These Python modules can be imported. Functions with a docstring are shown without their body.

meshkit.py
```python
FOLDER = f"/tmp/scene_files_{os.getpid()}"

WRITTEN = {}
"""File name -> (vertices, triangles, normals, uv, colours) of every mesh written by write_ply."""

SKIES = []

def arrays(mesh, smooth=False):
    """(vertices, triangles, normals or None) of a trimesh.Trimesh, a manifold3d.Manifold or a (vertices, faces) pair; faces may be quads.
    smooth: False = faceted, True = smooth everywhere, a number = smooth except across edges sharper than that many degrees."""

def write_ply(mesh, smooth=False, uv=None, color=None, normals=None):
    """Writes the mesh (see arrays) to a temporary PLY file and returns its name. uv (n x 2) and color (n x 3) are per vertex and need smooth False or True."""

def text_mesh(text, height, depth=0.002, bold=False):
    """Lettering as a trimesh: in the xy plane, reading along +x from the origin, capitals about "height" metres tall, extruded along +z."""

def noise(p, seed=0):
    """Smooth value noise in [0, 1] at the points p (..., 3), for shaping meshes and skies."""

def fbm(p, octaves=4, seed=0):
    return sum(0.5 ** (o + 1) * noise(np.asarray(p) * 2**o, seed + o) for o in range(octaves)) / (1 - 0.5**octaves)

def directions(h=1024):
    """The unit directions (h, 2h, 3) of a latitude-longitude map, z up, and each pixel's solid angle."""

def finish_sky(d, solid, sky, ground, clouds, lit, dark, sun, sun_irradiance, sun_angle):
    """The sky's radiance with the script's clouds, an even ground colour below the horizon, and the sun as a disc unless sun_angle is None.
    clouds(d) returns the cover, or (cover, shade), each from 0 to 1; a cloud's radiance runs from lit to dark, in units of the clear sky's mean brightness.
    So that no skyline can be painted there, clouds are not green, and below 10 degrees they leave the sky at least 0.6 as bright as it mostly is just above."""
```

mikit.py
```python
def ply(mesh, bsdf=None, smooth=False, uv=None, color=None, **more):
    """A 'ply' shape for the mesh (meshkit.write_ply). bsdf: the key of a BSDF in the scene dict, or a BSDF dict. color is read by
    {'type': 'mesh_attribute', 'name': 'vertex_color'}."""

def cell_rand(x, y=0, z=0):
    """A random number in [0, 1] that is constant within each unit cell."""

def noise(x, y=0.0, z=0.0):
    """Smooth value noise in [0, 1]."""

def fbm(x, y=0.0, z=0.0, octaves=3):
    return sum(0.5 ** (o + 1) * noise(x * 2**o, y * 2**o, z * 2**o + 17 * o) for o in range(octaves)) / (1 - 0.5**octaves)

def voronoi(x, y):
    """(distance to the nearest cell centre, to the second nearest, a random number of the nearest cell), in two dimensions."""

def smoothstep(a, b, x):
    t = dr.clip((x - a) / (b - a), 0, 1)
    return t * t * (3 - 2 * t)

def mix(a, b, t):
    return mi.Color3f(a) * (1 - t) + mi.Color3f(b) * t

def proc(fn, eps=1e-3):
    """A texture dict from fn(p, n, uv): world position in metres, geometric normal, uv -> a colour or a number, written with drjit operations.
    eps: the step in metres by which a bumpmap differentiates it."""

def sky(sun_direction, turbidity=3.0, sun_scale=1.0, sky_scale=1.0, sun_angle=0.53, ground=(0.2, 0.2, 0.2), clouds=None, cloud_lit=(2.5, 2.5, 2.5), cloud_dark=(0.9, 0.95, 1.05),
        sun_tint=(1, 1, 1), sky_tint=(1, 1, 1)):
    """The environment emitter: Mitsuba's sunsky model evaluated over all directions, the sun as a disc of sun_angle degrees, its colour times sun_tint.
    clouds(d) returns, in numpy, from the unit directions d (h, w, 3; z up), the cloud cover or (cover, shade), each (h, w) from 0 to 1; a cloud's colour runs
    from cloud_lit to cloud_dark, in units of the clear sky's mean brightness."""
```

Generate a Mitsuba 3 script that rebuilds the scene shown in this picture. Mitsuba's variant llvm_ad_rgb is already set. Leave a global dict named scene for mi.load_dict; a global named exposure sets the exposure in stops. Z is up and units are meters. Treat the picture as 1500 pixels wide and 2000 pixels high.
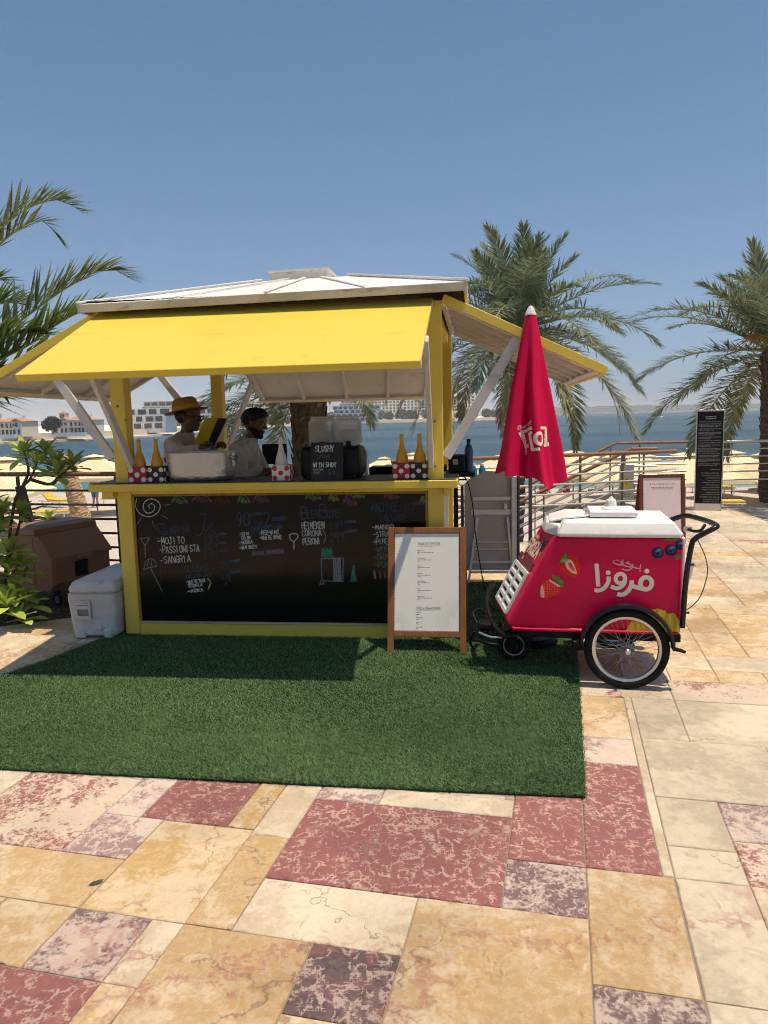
import math, random
import numpy as np, trimesh, drjit as dr, mitsuba as mi
import manifold3d as m3
import shapely
from shapely import affinity
from shapely.geometry import Polygon, LineString, MultiPolygon, box as sbox, Point
from shapely.ops import unary_union
import mikit, meshkit
from mikit import proc, noise, fbm, smoothstep, mix, cell_rand, voronoi

T = mi.ScalarTransform4f
scene = {'type': 'scene'}
labels = {}
rng = np.random.default_rng(11)
R = random.Random(7)

# ---------------------------------------------------------------- camera, sky, exposure
PITCH, ROLL, EYE = math.atan(186 / 1450), math.radians(1.35), np.array([0, 0, 1.6])
FWD = np.array([0, math.cos(PITCH), -math.sin(PITCH)])
UPV = math.cos(ROLL) * np.cross([1., 0, 0], FWD) + math.sin(ROLL) * np.array([1., 0, 0])
scene['camera'] = {'type': 'perspective', 'fov': 2 * math.degrees(math.atan(750 / 1450)), 'fov_axis': 'x', 'near_clip': 0.05, 'far_clip': 9000,
                   'to_world': T().look_at(origin=EYE.tolist(), target=(EYE + FWD).tolist(), up=UPV.tolist())}
scene['sky'] = mikit.sky([0.4325, -0.2236, 1.85], turbidity=5.0, sun_scale=0.95, sky_scale=0.86, sky_tint=(0.80, 0.93, 1.02), ground=(0.25, 0.22, 0.17))
exposure = 1.68

# ---------------------------------------------------------------- helpers
_n = {}
def numbered(k):
    if k not in scene and k not in labels and k not in _n:
        _n[k] = 0
        return k
    _n[k] = _n.get(k, 0) + 1
    return f'{k}_{_n[k]:03d}'

def V(*a): return np.array(a, float)
def unit(a): a = np.asarray(a, float); return a / np.linalg.norm(a)

def frame(o, x, y):
    """4x4 with origin o, x axis along x, y axis towards y, z = x cross y."""
    x = unit(x); z = unit(np.cross(x, y)); y = np.cross(z, x)
    M = np.eye(4); M[:3, 0], M[:3, 1], M[:3, 2], M[:3, 3] = x, y, z, o
    return M

def yaw(o, deg):
    a = math.radians(deg); M = np.eye(4)
    M[:2, :2] = [[math.cos(a), -math.sin(a)], [math.sin(a), math.cos(a)]]; M[:3, 3] = o
    return M

def moved(mesh, M):
    if M is None: return mesh
    m = mesh.copy(); m.apply_transform(M); return m

def join(ms): return trimesh.util.concatenate([m for m in ms if m is not None])

def part(name, mesh, mat, parent=None, M=None, smooth=False, label=None, kind=None, **kw):
    """Puts ONE mesh under a numbered key of its own."""
    key = numbered(parent + '__' + name if parent else name)
    if isinstance(mesh, list): mesh = join(mesh)
    scene[key] = mikit.ply(moved(mesh, M), mat, smooth, **kw)
    if label or kind:
        labels[key] = {}
        if label: labels[key]['label'] = label
        if kind: labels[key]['kind'] = kind
    return key

def thing(name, label, cat, group=None):
    key = numbered(name)
    labels[key] = {'label': label, 'category': cat}
    if group: labels[key]['group'] = group
    return key

def struct(name, mesh, mat, smooth=False, kind='structure', label=None, **kw):
    key = numbered(name)
    scene[key] = mikit.ply(mesh, mat, smooth, **kw)
    labels[key] = {'kind': kind}
    if label: labels[key]['label'] = label
    return key

def box(c, s, ch=0.003):
    """Chamfered box: centre, sizes."""
    c = np.asarray(c, float); h = np.asarray(s, float) / 2; ch = min(ch, h.min() * 0.6)
    if ch <= 0: return trimesh.creation.box(extents=2 * h, transform=trimesh.transformations.translation_matrix(c))
    P = []
    for sx in (-1, 1):
        for sy in (-1, 1):
            for sz in (-1, 1):
                g = V(sx, sy, sz)
                for k in range(3):
                    q = h - ch; q[k] = h[k]; P.append(g * q)
    return trimesh.convex.convex_hull(np.array(P) + c)

def span(a, b, ch=0.003):
    a, b = np.minimum(a, b), np.maximum(a, b)
    return box((a + b) / 2, b - a, ch)

def beam(p0, p1, w, h, up=(0, 0, 1), ch=0.003):
    """Chamfered bar from p0 to p1; w across, h along up."""
    p0, p1 = np.asarray(p0, float), np.asarray(p1, float)
    x = unit(p1 - p0); y = np.cross(up, x)
    if np.linalg.norm(y) < 1e-6: y = V(0, 1, 0)
    M = frame((p0 + p1) / 2, x, y)
    return moved(box((0, 0, 0), (np.linalg.norm(p1 - p0), w, h), ch), M)

def tube(pts, r, n=8, cap=True):
    """Round tube along a polyline, radius one number or one per point."""
    pts = np.asarray(pts, float); k = len(pts); r = np.broadcast_to(r, k)
    t = np.gradient(pts, axis=0); t /= np.linalg.norm(t, axis=1, keepdims=True)
    a = np.cross(t[0], V(0, 0, 1) if abs(t[0][2]) < 0.9 else V(1, 0, 0)); a /= np.linalg.norm(a)
    ang = np.arange(n) / n * 2 * np.pi; v = []
    for i in range(k):
        a = a - t[i] * (a @ t[i]); a /= np.linalg.norm(a); b = np.cross(t[i], a)
        v.append(pts[i] + r[i] * (np.cos(ang)[:, None] * a + np.sin(ang)[:, None] * b))
    v = np.vstack(v); f = []
    for i in range(k - 1):
        for j in range(n):
            q = (j + 1) % n
            f += [[i * n + j, i * n + q, (i + 1) * n + q], [i * n + j, (i + 1) * n + q, (i + 1) * n + j]]
    if cap:
        v = np.vstack([v, pts[0], pts[-1]]); c0, c1 = k * n, k * n + 1
        for j in range(n):
            q = (j + 1) % n
            f += [[c0, q, j], [c1, (k - 1) * n + j, (k - 1) * n + q]]
    return trimesh.Trimesh(v, f, process=False)

def bend(pts, steps=6):
    """Smooth curve (Catmull-Rom) through the points."""
    P = np.asarray(pts, float); P = np.vstack([2 * P[0] - P[1], P, 2 * P[-1] - P[-2]]); o = []
    for i in range(1, len(P) - 2):
        for s in np.arange(steps) / steps:
            a, b, c, d = P[i - 1:i + 3]
            o.append(0.5 * (2 * b + (c - a) * s + (2 * a - 5 * b + 4 * c - d) * s * s + (3 * b - a - 3 * c + d) * s ** 3))
    o.append(P[-2]); return np.array(o)

def lathe(prof, n=24):
    """Revolve (r, z) pairs about z."""
    prof = np.asarray(prof, float); k = len(prof); ang = np.arange(n) / n * 2 * np.pi
    v = np.stack([np.outer(prof[:, 0], np.cos(ang)), np.outer(prof[:, 0], np.sin(ang)), np.repeat(prof[:, 1:], n, 1)], -1).reshape(-1, 3); f = []
    for i in range(k - 1):
        for j in range(n):
            q = (j + 1) % n
            f += [[i * n + j, i * n + q, (i + 1) * n + q], [i * n + j, (i + 1) * n + q, (i + 1) * n + j]]
    m = trimesh.Trimesh(v, f, process=True)
    m.update_faces(m.nondegenerate_faces()); return m

def ext(poly, d):
    """Extrude a shapely polygon (or several) by d along +z."""
    gs = [g for g in getattr(poly, 'geoms', [poly]) if g.area > 1e-9]
    return join([trimesh.creation.extrude_polygon(g, d, engine='earcut') for g in gs])

def flat(poly, z=0.0):
    vs, fs, k = [], [], 0
    for g in getattr(poly, 'geoms', [poly]):
        if g.area < 1e-10: continue
        v, f = trimesh.creation.triangulate_polygon(g, engine='earcut')
        vs.append(np.column_stack([v, np.full(len(v), z)])); fs.append(np.asarray(f) + k); k += len(v)
    m = trimesh.Trimesh(np.vstack(vs), np.vstack(fs), process=False)
    n = np.cross(m.vertices[m.faces[:, 1]] - m.vertices[m.faces[:, 0]], m.vertices[m.faces[:, 2]] - m.vertices[m.faces[:, 0]])[:, 2]
    m.faces[n < 0] = m.faces[n < 0][:, ::-1]; return m

def strokes(lines, w, res=3):
    """Pen strokes of width w along polylines, as a shapely shape."""
    return unary_union([LineString(l).buffer(w / 2, quad_segs=res) if len(l) > 1 else Point(l[0]).buffer(w / 2, quad_segs=4) for l in lines])

def rounded(x0, y0, x1, y1, r): return sbox(x0 + r, y0 + r, x1 - r, y1 - r).buffer(r, quad_segs=5)

def hullbox(c, s, r, n=8):
    """Box with round edges of radius r."""
    c, h = np.asarray(c, float), np.asarray(s, float) / 2 - r
    sp = m3.Manifold.sphere(r, n)
    return man2tri(m3.Manifold.batch_hull([sp.translate((c + h * V(a, b, d)).tolist()) for a in (-1, 1) for b in (-1, 1) for d in (-1, 1)]))

def man2tri(m):
    k = m.to_mesh(); return trimesh.Trimesh(np.array(k.vert_properties[:, :3], float), np.array(k.tri_verts, int), process=False)

def tri2man(t):
    t = t.copy(); t.merge_vertices()
    return m3.Manifold(m3.Mesh(np.asarray(t.vertices, np.float32), np.asarray(t.faces, np.uint32)))

def body_of(bones, edge=0.02, it=14, rings=16):
    """One continuous surface: every bone the hull of two spheres, all joined, refined and smoothed."""
    u = None
    for a, ra, b, rb in bones:
        h = m3.Manifold.batch_hull([m3.Manifold.sphere(ra, rings).translate(list(map(float, a))), m3.Manifold.sphere(rb, rings).translate(list(map(float, b)))])
        u = h if u is None else u + h
    t = man2tri(u.refine_to_length(edge)); t.merge_vertices()
    trimesh.smoothing.filter_taubin(t, lamb=0.5, nu=0.53, iterations=it)
    return t

# ---------------------------------------------------------------- materials
def rgb(*c): return {'type': 'rgb', 'value': list(map(float, c))}
def pr(color, rough=0.5, spec=0.4, **kw):
    return {'type': 'twosided', 'bsdf': {'type': 'principled', 'base_color': color if isinstance(color, dict) else rgb(*color), 'roughness': rough, 'specular': spec, **kw}}

def mat(name, color, rough=0.5, spec=0.4, **kw):
    scene['mat_' + name] = pr(color, rough, spec, **kw); return 'mat_' + name

def worn(base, dark, scale, amount, fine=60.0):
    """Paint with faint broad blotches and fine grain."""
    def fn(p, n, uv):
        a = fbm(p.x * scale, p.y * scale, p.z * scale, octaves=3)
        b = noise(p.x * fine, p.y * fine, p.z * fine)
        c = smoothstep(0.66, 0.82, fbm(p.x * 9 + 7, p.y * 9, p.z * 21, octaves=4))
        t = dr.clip((smoothstep(0.35, 0.8, a) * 0.7 + b * 0.3) * amount + c * amount * 0.9, 0, 1)
        return mix(base, dark, t)
    return proc(fn)

def bumped(inner, fn, scale, eps=1e-3):
    return {'type': 'bumpmap', 'arbitrary': {**proc(fn, eps)}, 'scale': scale, 'bsdf': inner}

YELLOW = mat('yellow', worn((0.75, 0.555, 0.075), (0.60, 0.42, 0.05), 2.0, 0.35), 0.42, 0.4)
WHITE = mat('white_paint', worn((0.66, 0.63, 0.60), (0.42, 0.38, 0.33), 1.6, 0.55), 0.55, 0.35)
ROOFW = mat('roof_white', worn((0.78, 0.76, 0.72), (0.5, 0.45, 0.38), 1.2, 0.55), 0.6, 0.3)
FASCIA = mat('grey_timber', worn((0.52, 0.47, 0.38), (0.26, 0.22, 0.16), 3.0, 0.7), 0.7, 0.2)
DARKIN = mat('dark_inside', (0.03, 0.027, 0.022), 0.8, 0.1)
BLACK = mat('black_plastic', (0.007, 0.007, 0.0075), 0.42, 0.18)
BLACKGLOSS = mat('black_gloss', (0.006, 0.006, 0.0065), 0.22, 0.25, clearcoat=0.35, clearcoat_gloss=0.9)
RUBBER = mat('rubber', (0.012, 0.012, 0.0125), 0.75, 0.12)
ALU = mat('aluminium', (0.62, 0.60, 0.57), 0.36, 0.5, metallic=1.0)
SPOKE = mat('spoke_steel', (0.55, 0.54, 0.52), 0.3, 0.5, metallic=1.0)
STEEL = mat('steel', (0.55, 0.55, 0.54), 0.32, 0.5, metallic=0.9)
DSTEEL = mat('dark_steel', (0.10, 0.10, 0.10), 0.45, 0.5)

# ================================================================ GROUND
# The stamped concrete is laid out on a grid of 0.2735 x 0.278 m, turned by -13.5 degrees.
GP = yaw((0, 0, 0), -13.5)
def GS(k): return 0.095 + 0.2755 * k
def GT(j): return 1.985 + 0.278 * j
C_TAN, C_RED, C_PUR, C_CREAM, C_GREY, C_LAV, C_PINK, C_YEL, C_DARK = range(9)
def slab_color(p, n, uv):
    kind, rnd = uv.x * 16.0, uv.y
    ox = rnd * 37.0
    m1 = fbm(p.x * 4.2 + ox, p.y * 4.2, 3.0, octaves=3)
    w = fbm(p.x * 17 + ox, p.y * 17, 1.0, octaves=3)
    m2 = fbm(p.x * 26 + 1.6 * w, p.y * 26 + ox, 7.0, octaves=4)
    m3 = fbm(p.x * 95, p.y * 95, 2.0, octaves=3)
    def ridge(f, z): return 1 - 2 * dr.abs(noise(p.x * f + 1.3 * w + ox, p.y * f - 1.1 * w, z) - 0.5)
    turb = 0.40 * ridge(31.0, 5.0) + 0.33 * ridge(66.0, 6.0) + 0.27 * ridge(139.0, 7.0)
    line = smoothstep(0.69, 0.90, turb + 0.34 * (m1 - 0.5) + 0.10 * (m3 - 0.5))
    first, second, cell = voronoi(p.x * 1.9 + 0.30 * w + 0.10 * m2, p.y * 1.9 + 0.26 * m2 + ox)
    vein = second - first
    soft = 0.46 * m1 + 0.30 * m2 + 0.24 * m3
    def is_(k): return dr.select(dr.abs(kind - k) < 0.5, mi.Float(1), mi.Float(0))
    deep, under, cover = mi.Color3f(0.0), mi.Color3f(0.0), mi.Float(0.0)
    # colour, what shows through, where the colour lies (soft noise from lo to hi), how much the pale network cuts it
    for k, d, u, lo, hi, cut in ((C_TAN, (0.47, 0.305, 0.14), (0.63, 0.51, 0.345), 0.36, 0.62, 0.28), (C_RED, (0.250, 0.088, 0.084), (0.54, 0.37, 0.30), 0.24, 0.44, 0.78),
                                 (C_PUR, (0.165, 0.10, 0.105), (0.56, 0.44, 0.36), 0.38, 0.54, 0.80), (C_CREAM, (0.50, 0.40, 0.265), (0.67, 0.57, 0.42), 0.38, 0.62, 0.25),
                                 (C_GREY, (0.46, 0.385, 0.275), (0.63, 0.535, 0.395), 0.38, 0.62, 0.25), (C_LAV, (0.30, 0.20, 0.19), (0.63, 0.51, 0.415), 0.44, 0.60, 0.75),
                                 (C_PINK, (0.30, 0.115, 0.11), (0.65, 0.53, 0.405), 0.49, 0.60, 0.75), (C_YEL, (0.48, 0.305, 0.115), (0.64, 0.51, 0.33), 0.40, 0.62, 0.28),
                                 (C_DARK, (0.105, 0.064, 0.068), (0.53, 0.40, 0.34), 0.20, 0.40, 0.75)):
        s = is_(k); deep += mi.Color3f(*d) * s; under += mi.Color3f(*u) * s
        cover += s * smoothstep(lo, hi, soft) * (1 - cut * line)
    tone = 0.90 + 0.16 * rnd
    t = dr.clip(cover * 0.92 + 0.26 * (m3 - 0.5), 0, 1)
    c = mix(under, deep, t) * (0.88 + 0.24 * m3) * tone
    dark = (1 - smoothstep(0.004, 0.024, vein)) * smoothstep(0.47, 0.55, fbm(p.x * 1.7 + 3, p.y * 1.7 + ox, 4.0, octaves=3))
    streak = (1 - smoothstep(0.0, 0.055, dr.abs(fbm(p.x * 1.1 + 0.5 * w + 40, p.y * 2.1 + 0.4 * m2, 12.0, octaves=3) - 0.5))) * smoothstep(0.50, 0.66, fbm(p.x * 0.6 + 5, p.y * 0.6, 15.0, octaves=2) + 0.25 * (m2 - 0.5))
    grime = smoothstep(0.58, 0.72, fbm(p.x * 1.3 + 11, p.y * 1.3, 6.0, octaves=4))
    c = mix(c, mi.Color3f(0.34, 0.135, 0.115), dr.clip(streak * 0.50 * (1 - 0.8 * line) * (0.5 + m3), 0, 0.6))
    return mix(c, mi.Color3f(0.20, 0.145, 0.11), 0.62 * dark) * (1 - 0.16 * grime)
def slab_bump(p, n, uv):
    ox = uv.y * 37.0
    w = fbm(p.x * 13 + ox, p.y * 13, 1.0, octaves=3)
    a = fbm(p.x * 3.4 + ox, p.y * 3.4, 3.0, octaves=3)
    flake = fbm(p.x * 42 + 3.2 * w, p.y * 42 - 2.6 * w + ox, 5.0, octaves=4)
    return flake * 0.9 + 0.7 * a
scene['mat_slab'] = {'type': 'twosided', 'bsdf': {'type': 'bumpmap', 'arbitrary': proc(slab_bump, 2e-3), 'scale': 0.012,
                     'bsdf': {'type': 'principled', 'base_color': proc(slab_color), 'roughness': 0.66, 'specular': 0.24}}}
mat('joint', (0.30, 0.245, 0.185), 0.9, 0.1)

def slab_mesh(poly, top):
    """Slab with a bevelled rim, no underside; poly in the grid's own frame."""
    poly = poly.buffer(0)
    o = np.array(shapely.geometry.polygon.orient(poly.simplify(0.002)).exterior.coords)[:-1]
    inner = Polygon(o).buffer(-0.004, join_style='mitre')
    if inner.is_empty or inner.geom_type != 'Polygon': return None
    i = np.array(shapely.geometry.polygon.orient(inner).exterior.coords)[:-1]
    if len(i) != len(o): return ext(Polygon(o), top)
    k0 = np.argmin(np.hypot(*(i - o[0]).T)); i = np.roll(i, -k0, 0); n = len(o)
    tilt = R.uniform(-0.002, 0.002)
    v = np.vstack([np.c_[o, np.full(n, -0.02)], np.c_[o, np.full(n, top - 0.003)], np.c_[i, np.full(n, top)]]); f = []
    for r_ in (0, n):
        for q in range(n):
            s = (q + 1) % n
            f += [[r_ + q, r_ + s, r_ + n + s], [r_ + q, r_ + n + s, r_ + n + q]]
    f += [[2 * n, 2 * n + q, 2 * n + q + 1] for q in range(1, n - 1)]
    return trimesh.Trimesh(v, f, process=False)

slabs, taken = [], []
def slab(k0, k1, j0, j1, c, s0=None, s1=None):
    slabs.append((sbox(GS(k0) if s0 is None else s0, GT(j0), GS(k1) if s1 is None else s1, GT(j1)), c))
J1S = -1.168
for a in ((-4, -1, 1, 3, C_RED), (-3, -1, 3, 3.5, C_CREAM), (-4, -3, 3, 3.5, C_LAV), (-1, 0, 2, 4, C_RED), (0, .93, 2, 5, C_RED), (0, .93, 5, 6, C_LAV), (0, .93, 6, 8, C_TAN), (0, .93, 8, 9, C_PINK), (-1, 0, 1, 2, C_PUR), (0, 1.065, 0, 2, C_TAN),
          (0, 1.065, -1, 0, C_PUR), (0, 1.065, -3, -1, C_TAN), (-2, 0, -1, 1, C_TAN), (-4, -2, 0, 1, C_CREAM), (-3, -2, -1, 0, C_DARK), (-6, -5, -1, 0, C_PUR), (-7, -6, 1, 2, C_LAV), (-9, -7, 1, 3.2, C_PINK), (-8, -6, 0, 1, C_TAN),
          (-7, -6, -1, 0, C_TAN), (-7, -5, -3, -1, C_RED), (-9, -7, -1, 0, C_YEL), (-2, 0, -3, -1, C_YEL), (-6.4, -5, 2, 3.3, C_RED), (-7, -6.4, 2, 3.3, C_LAV)): slab(*a)
slab(0, 0, 0, 2, C_YEL, GS(-6), J1S)
slab(0, 0, 2, 3.3, C_YEL, GS(-5), J1S)
slab(0, 0, -1, 0, C_CREAM, GS(-5), J1S); slab(0, 0, -3, -1, C_YEL, GS(-5), J1S)
slab(0, 0, -3, 0, C_TAN, J1S, GS(-3)); slab(0, 0, 0, 1.9, C_TAN, J1S, GS(-4)); slab(0, 0, 1.9, 3.6, C_CREAM, J1S, GS(-4))
slab(0, 0, 2, 9, C_CREAM, GS(.93), 0.392)
GR = [0.392, 0.632, 0.956, 1.28, 1.61]
for s0, s1, j0, j1, c in ((0.392, 0.632, 0, 2, C_GREY), (0.392, 0.632, 2, 2.72, C_GREY), (0.392, 0.632, 2.72, 4.03, C_GREY), (0.392, 0.956, 4.03, 6.1, C_GREY), (0.632, 1.2, 2, 3, C_PINK), (0.632, 1.2, 3, 4.03, C_LAV), (0.632, 1.2, 0, 2, C_CREAM), (0.392, 0.62, 6.1, 8.05, C_GREY), (0.62, 1.4, 6.1, 8.05, C_GREY),
                      (0.392, 1.2, -2, 0, C_GREY), (0.956, 1.6, 4.03, 6.1, C_CREAM), (0.62, 1.9, 8.05, 9.2, C_PINK), (0.30, 0.62, 8.05, 9.2, C_CREAM)):
    slab(0, 0, j0, j1, c, s0, s1)
occupied = unary_union([s for s, _ in slabs])
near_zone = shapely.union_all([occupied])
# the rest of the promenade: random ashlar on the same module
cells = {}
K0, K1, J0, J1 = -44, 40, -4, 46
for k in range(K0, K1):
    for j in range(J0, J1):
        c = sbox(GS(k), GT(j), GS(k + 1), GT(j + 1))
        if c.intersection(occupied).area < 0.1 * c.area: cells[(k, j)] = c
        elif c.difference(occupied).area > 0.12 * c.area: cells[(k, j)] = None
left = dict(cells)
for (k, j) in sorted(cells, key=lambda q: (q[1], q[0])):
    if (k, j) not in left: continue
    if left[(k, j)] is None:
        del left[(k, j)]
        rest = sbox(GS(k), GT(j), GS(k + 1), GT(j + 1)).difference(occupied)
        for g in getattr(rest, 'geoms', [rest]):
            if g.area > 0.004: slabs.append((g.simplify(0.002), R.choice([C_CREAM, C_GREY, C_TAN])))
        continue
    far = j > 12
    w, h = R.choice([(2, 2), (3, 2), (2, 1), (2, 3), (3, 3)] if far else [(2, 2), (2, 1), (3, 2), (1, 1), (1, 2), (2, 3)])
    while w > 1 and not all(left.get((k + a, j)) is not None for a in range(w)): w -= 1
    while h > 1 and not all(left.get((k + a, j + b)) is not None for a in range(w) for b in range(h)): h -= 1
    for a in range(w):
        for b in range(h): del left[(k + a, j + b)]
    right = k > 1
    c = R.choices([C_TAN, C_RED, C_PUR, C_CREAM, C_GREY, C_LAV, C_PINK, C_YEL], (2.5, 0, .12, 3.5, 6, .8, .5, .6) if right else (4, 1, .6, 4, 1, 1, 1.0, 2))[0]
    slabs.append((sbox(GS(k), GT(j), GS(k + w), GT(j + h)), c))
# the promenade's outline: the railing line at the back, the planting bed at the left
EDGE = [(-14, 0.4), (-14, 4.2), (-4.6, 5.10), (-2.6, 6.05), (-2.2, 6.5), (-2.3, 7.9), (-1.0, 7.6), (0.0, 8.85), (2.3, 9.32), (3.95, 9.85), (4.0, 12.35), (6.5, 12.15), (14, 12.0), (16, 0.4)]
outline = Polygon(EDGE)
outline_g = affinity.rotate(outline, 13.5, origin=(0, 0))
joint_cut = LineString([(J1S - 0.005, GT(-3)), (J1S - 0.005, GT(3.6))])
sl = []
for g, c in slabs:
    g = g.buffer(-0.0022, join_style='mitre').intersection(outline_g)
    for q in getattr(g, 'geoms', [g]):
        if q.geom_type == 'Polygon' and q.area > 0.002: sl.append((q, c))
def seen_size(q):
    x, y = (np.array(q.centroid.coords[0]) @ GP[:2, :2].T)
    if y < 1.2 or abs(x) > 0.62 * y + 0.5: return 0
    return q.area / y ** 3
sl.sort(key=lambda t: -seen_size(t[0]))
struct('pavement', moved(ext(outline, 0.5), yaw((0, 0, -0.506), 0)), 'mat_joint')
rest, rest_uv = [], []
for i, (q, c) in enumerate(sl):
    m = slab_mesh(q, R.uniform(-0.0012, 0.0012))
    if m is None: continue
    m = moved(m, GP); uv = np.tile([[c / 16, R.random()]], (len(m.vertices), 1))
    if i < 298: part('slab', m, 'mat_slab', 'pavement', uv=uv)
    else: rest.append(m); rest_uv.append(uv)
part('slab_field', join(rest), 'mat_slab', 'pavement', uv=np.vstack(rest_uv), kind='stuff')

# ---- artificial grass mat in front of the kiosk
mat('turf_backing', (0.012, 0.035, 0.012), 0.9, 0.1)
MAT = Polygon([(-3.0, 3.66), (-1.83, 3.30), (-0.4, 3.085), (0.812, 2.916), (1.09, 4.05), (1.34, 5.12), (1.42, 6.9), (0.4, 7.0), (0.42, 5.35), (-1.95, 5.62), (-2.12, 5.42), (-2.2, 5.2), (-2.32, 4.9)])
t_ = thing('turf_mat', 'dark green artificial grass mat laid in front of the yellow kiosk', 'artificial grass mat')
part('backing', moved(ext(MAT, 0.008), yaw((0, 0, 0.004), 0)), 'mat_turf_backing', t_)
def turf_blades():
    g = np.random.default_rng(5)
    P = []
    for y0, y1, dens in ((2.8, 3.6, 52000), (3.6, 4.5, 38000), (4.5, 5.6, 26000), (5.6, 7.1, 8000)):
        n = int(5.2 * (y1 - y0) * dens / 1.0)
        q = np.c_[g.uniform(-3.1, 1.6, n), g.uniform(y0, y1, n)]
        P.append(q[shapely.contains_xy(MAT.buffer(-.004), q[:, 0], q[:, 1]) | (shapely.contains_xy(MAT.buffer(.007), q[:, 0], q[:, 1]) & (g.random(n) < .6))])
    P = np.vstack(P)
    P = P[~((P[:, 1] > 5.5 - 0.124 * (P[:, 0] + 1.967)) & (P[:, 0] < 0.40) & (P[:, 0] > -1.95))]
    n = len(P)
    clump = meshkit.fbm(np.c_[P * 5, np.zeros(n)], 3, 3)
    h = g.uniform(0.009, 0.017, n) * (0.9 + 0.2 * clump); w = g.uniform(0.0009, 0.0017, n)
    a = g.uniform(0, 2 * np.pi, n); side = np.c_[np.cos(a), np.sin(a), np.zeros(n)] * w[:, None]
    b = g.uniform(0, 2 * np.pi, n); flow = meshkit.noise(np.c_[P * 1.7, np.ones(n)], 8) * 6.3
    lean = np.c_[np.cos(b) + 0.25 * np.cos(flow), np.sin(b) + 0.25 * np.sin(flow), np.zeros(n)] * (h * g.uniform(0.7, 1.7, n))[:, None]
    base = np.c_[P, np.full(n, 0.010)]
    mid = base + lean * 0.35 + np.c_[np.zeros((n, 2)), h * 0.6]; tip = base + lean + np.c_[np.zeros((n, 2)), h]
    v = np.stack([base - side, base + side, mid + side * 0.85, mid - side * 0.85, tip], 1).reshape(-1, 3)
    k = np.arange(n)[:, None] * 5
    f = np.hstack([k + [[0, 1, 2]], k + [[0, 2, 3]], k + [[3, 2, 4]]]).reshape(-1, 3)
    col = np.where(g.random(n)[:, None] < 0.10, [[0.22, 0.27, 0.12]], [[0.108, 0.182, 0.072]]) * (0.65 + 0.7 * g.random(n)[:, None]) * (0.88 + 0.24 * clump[:, None])
    return trimesh.Trimesh(v, f, process=False), np.repeat(col, 5, 0)
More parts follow.
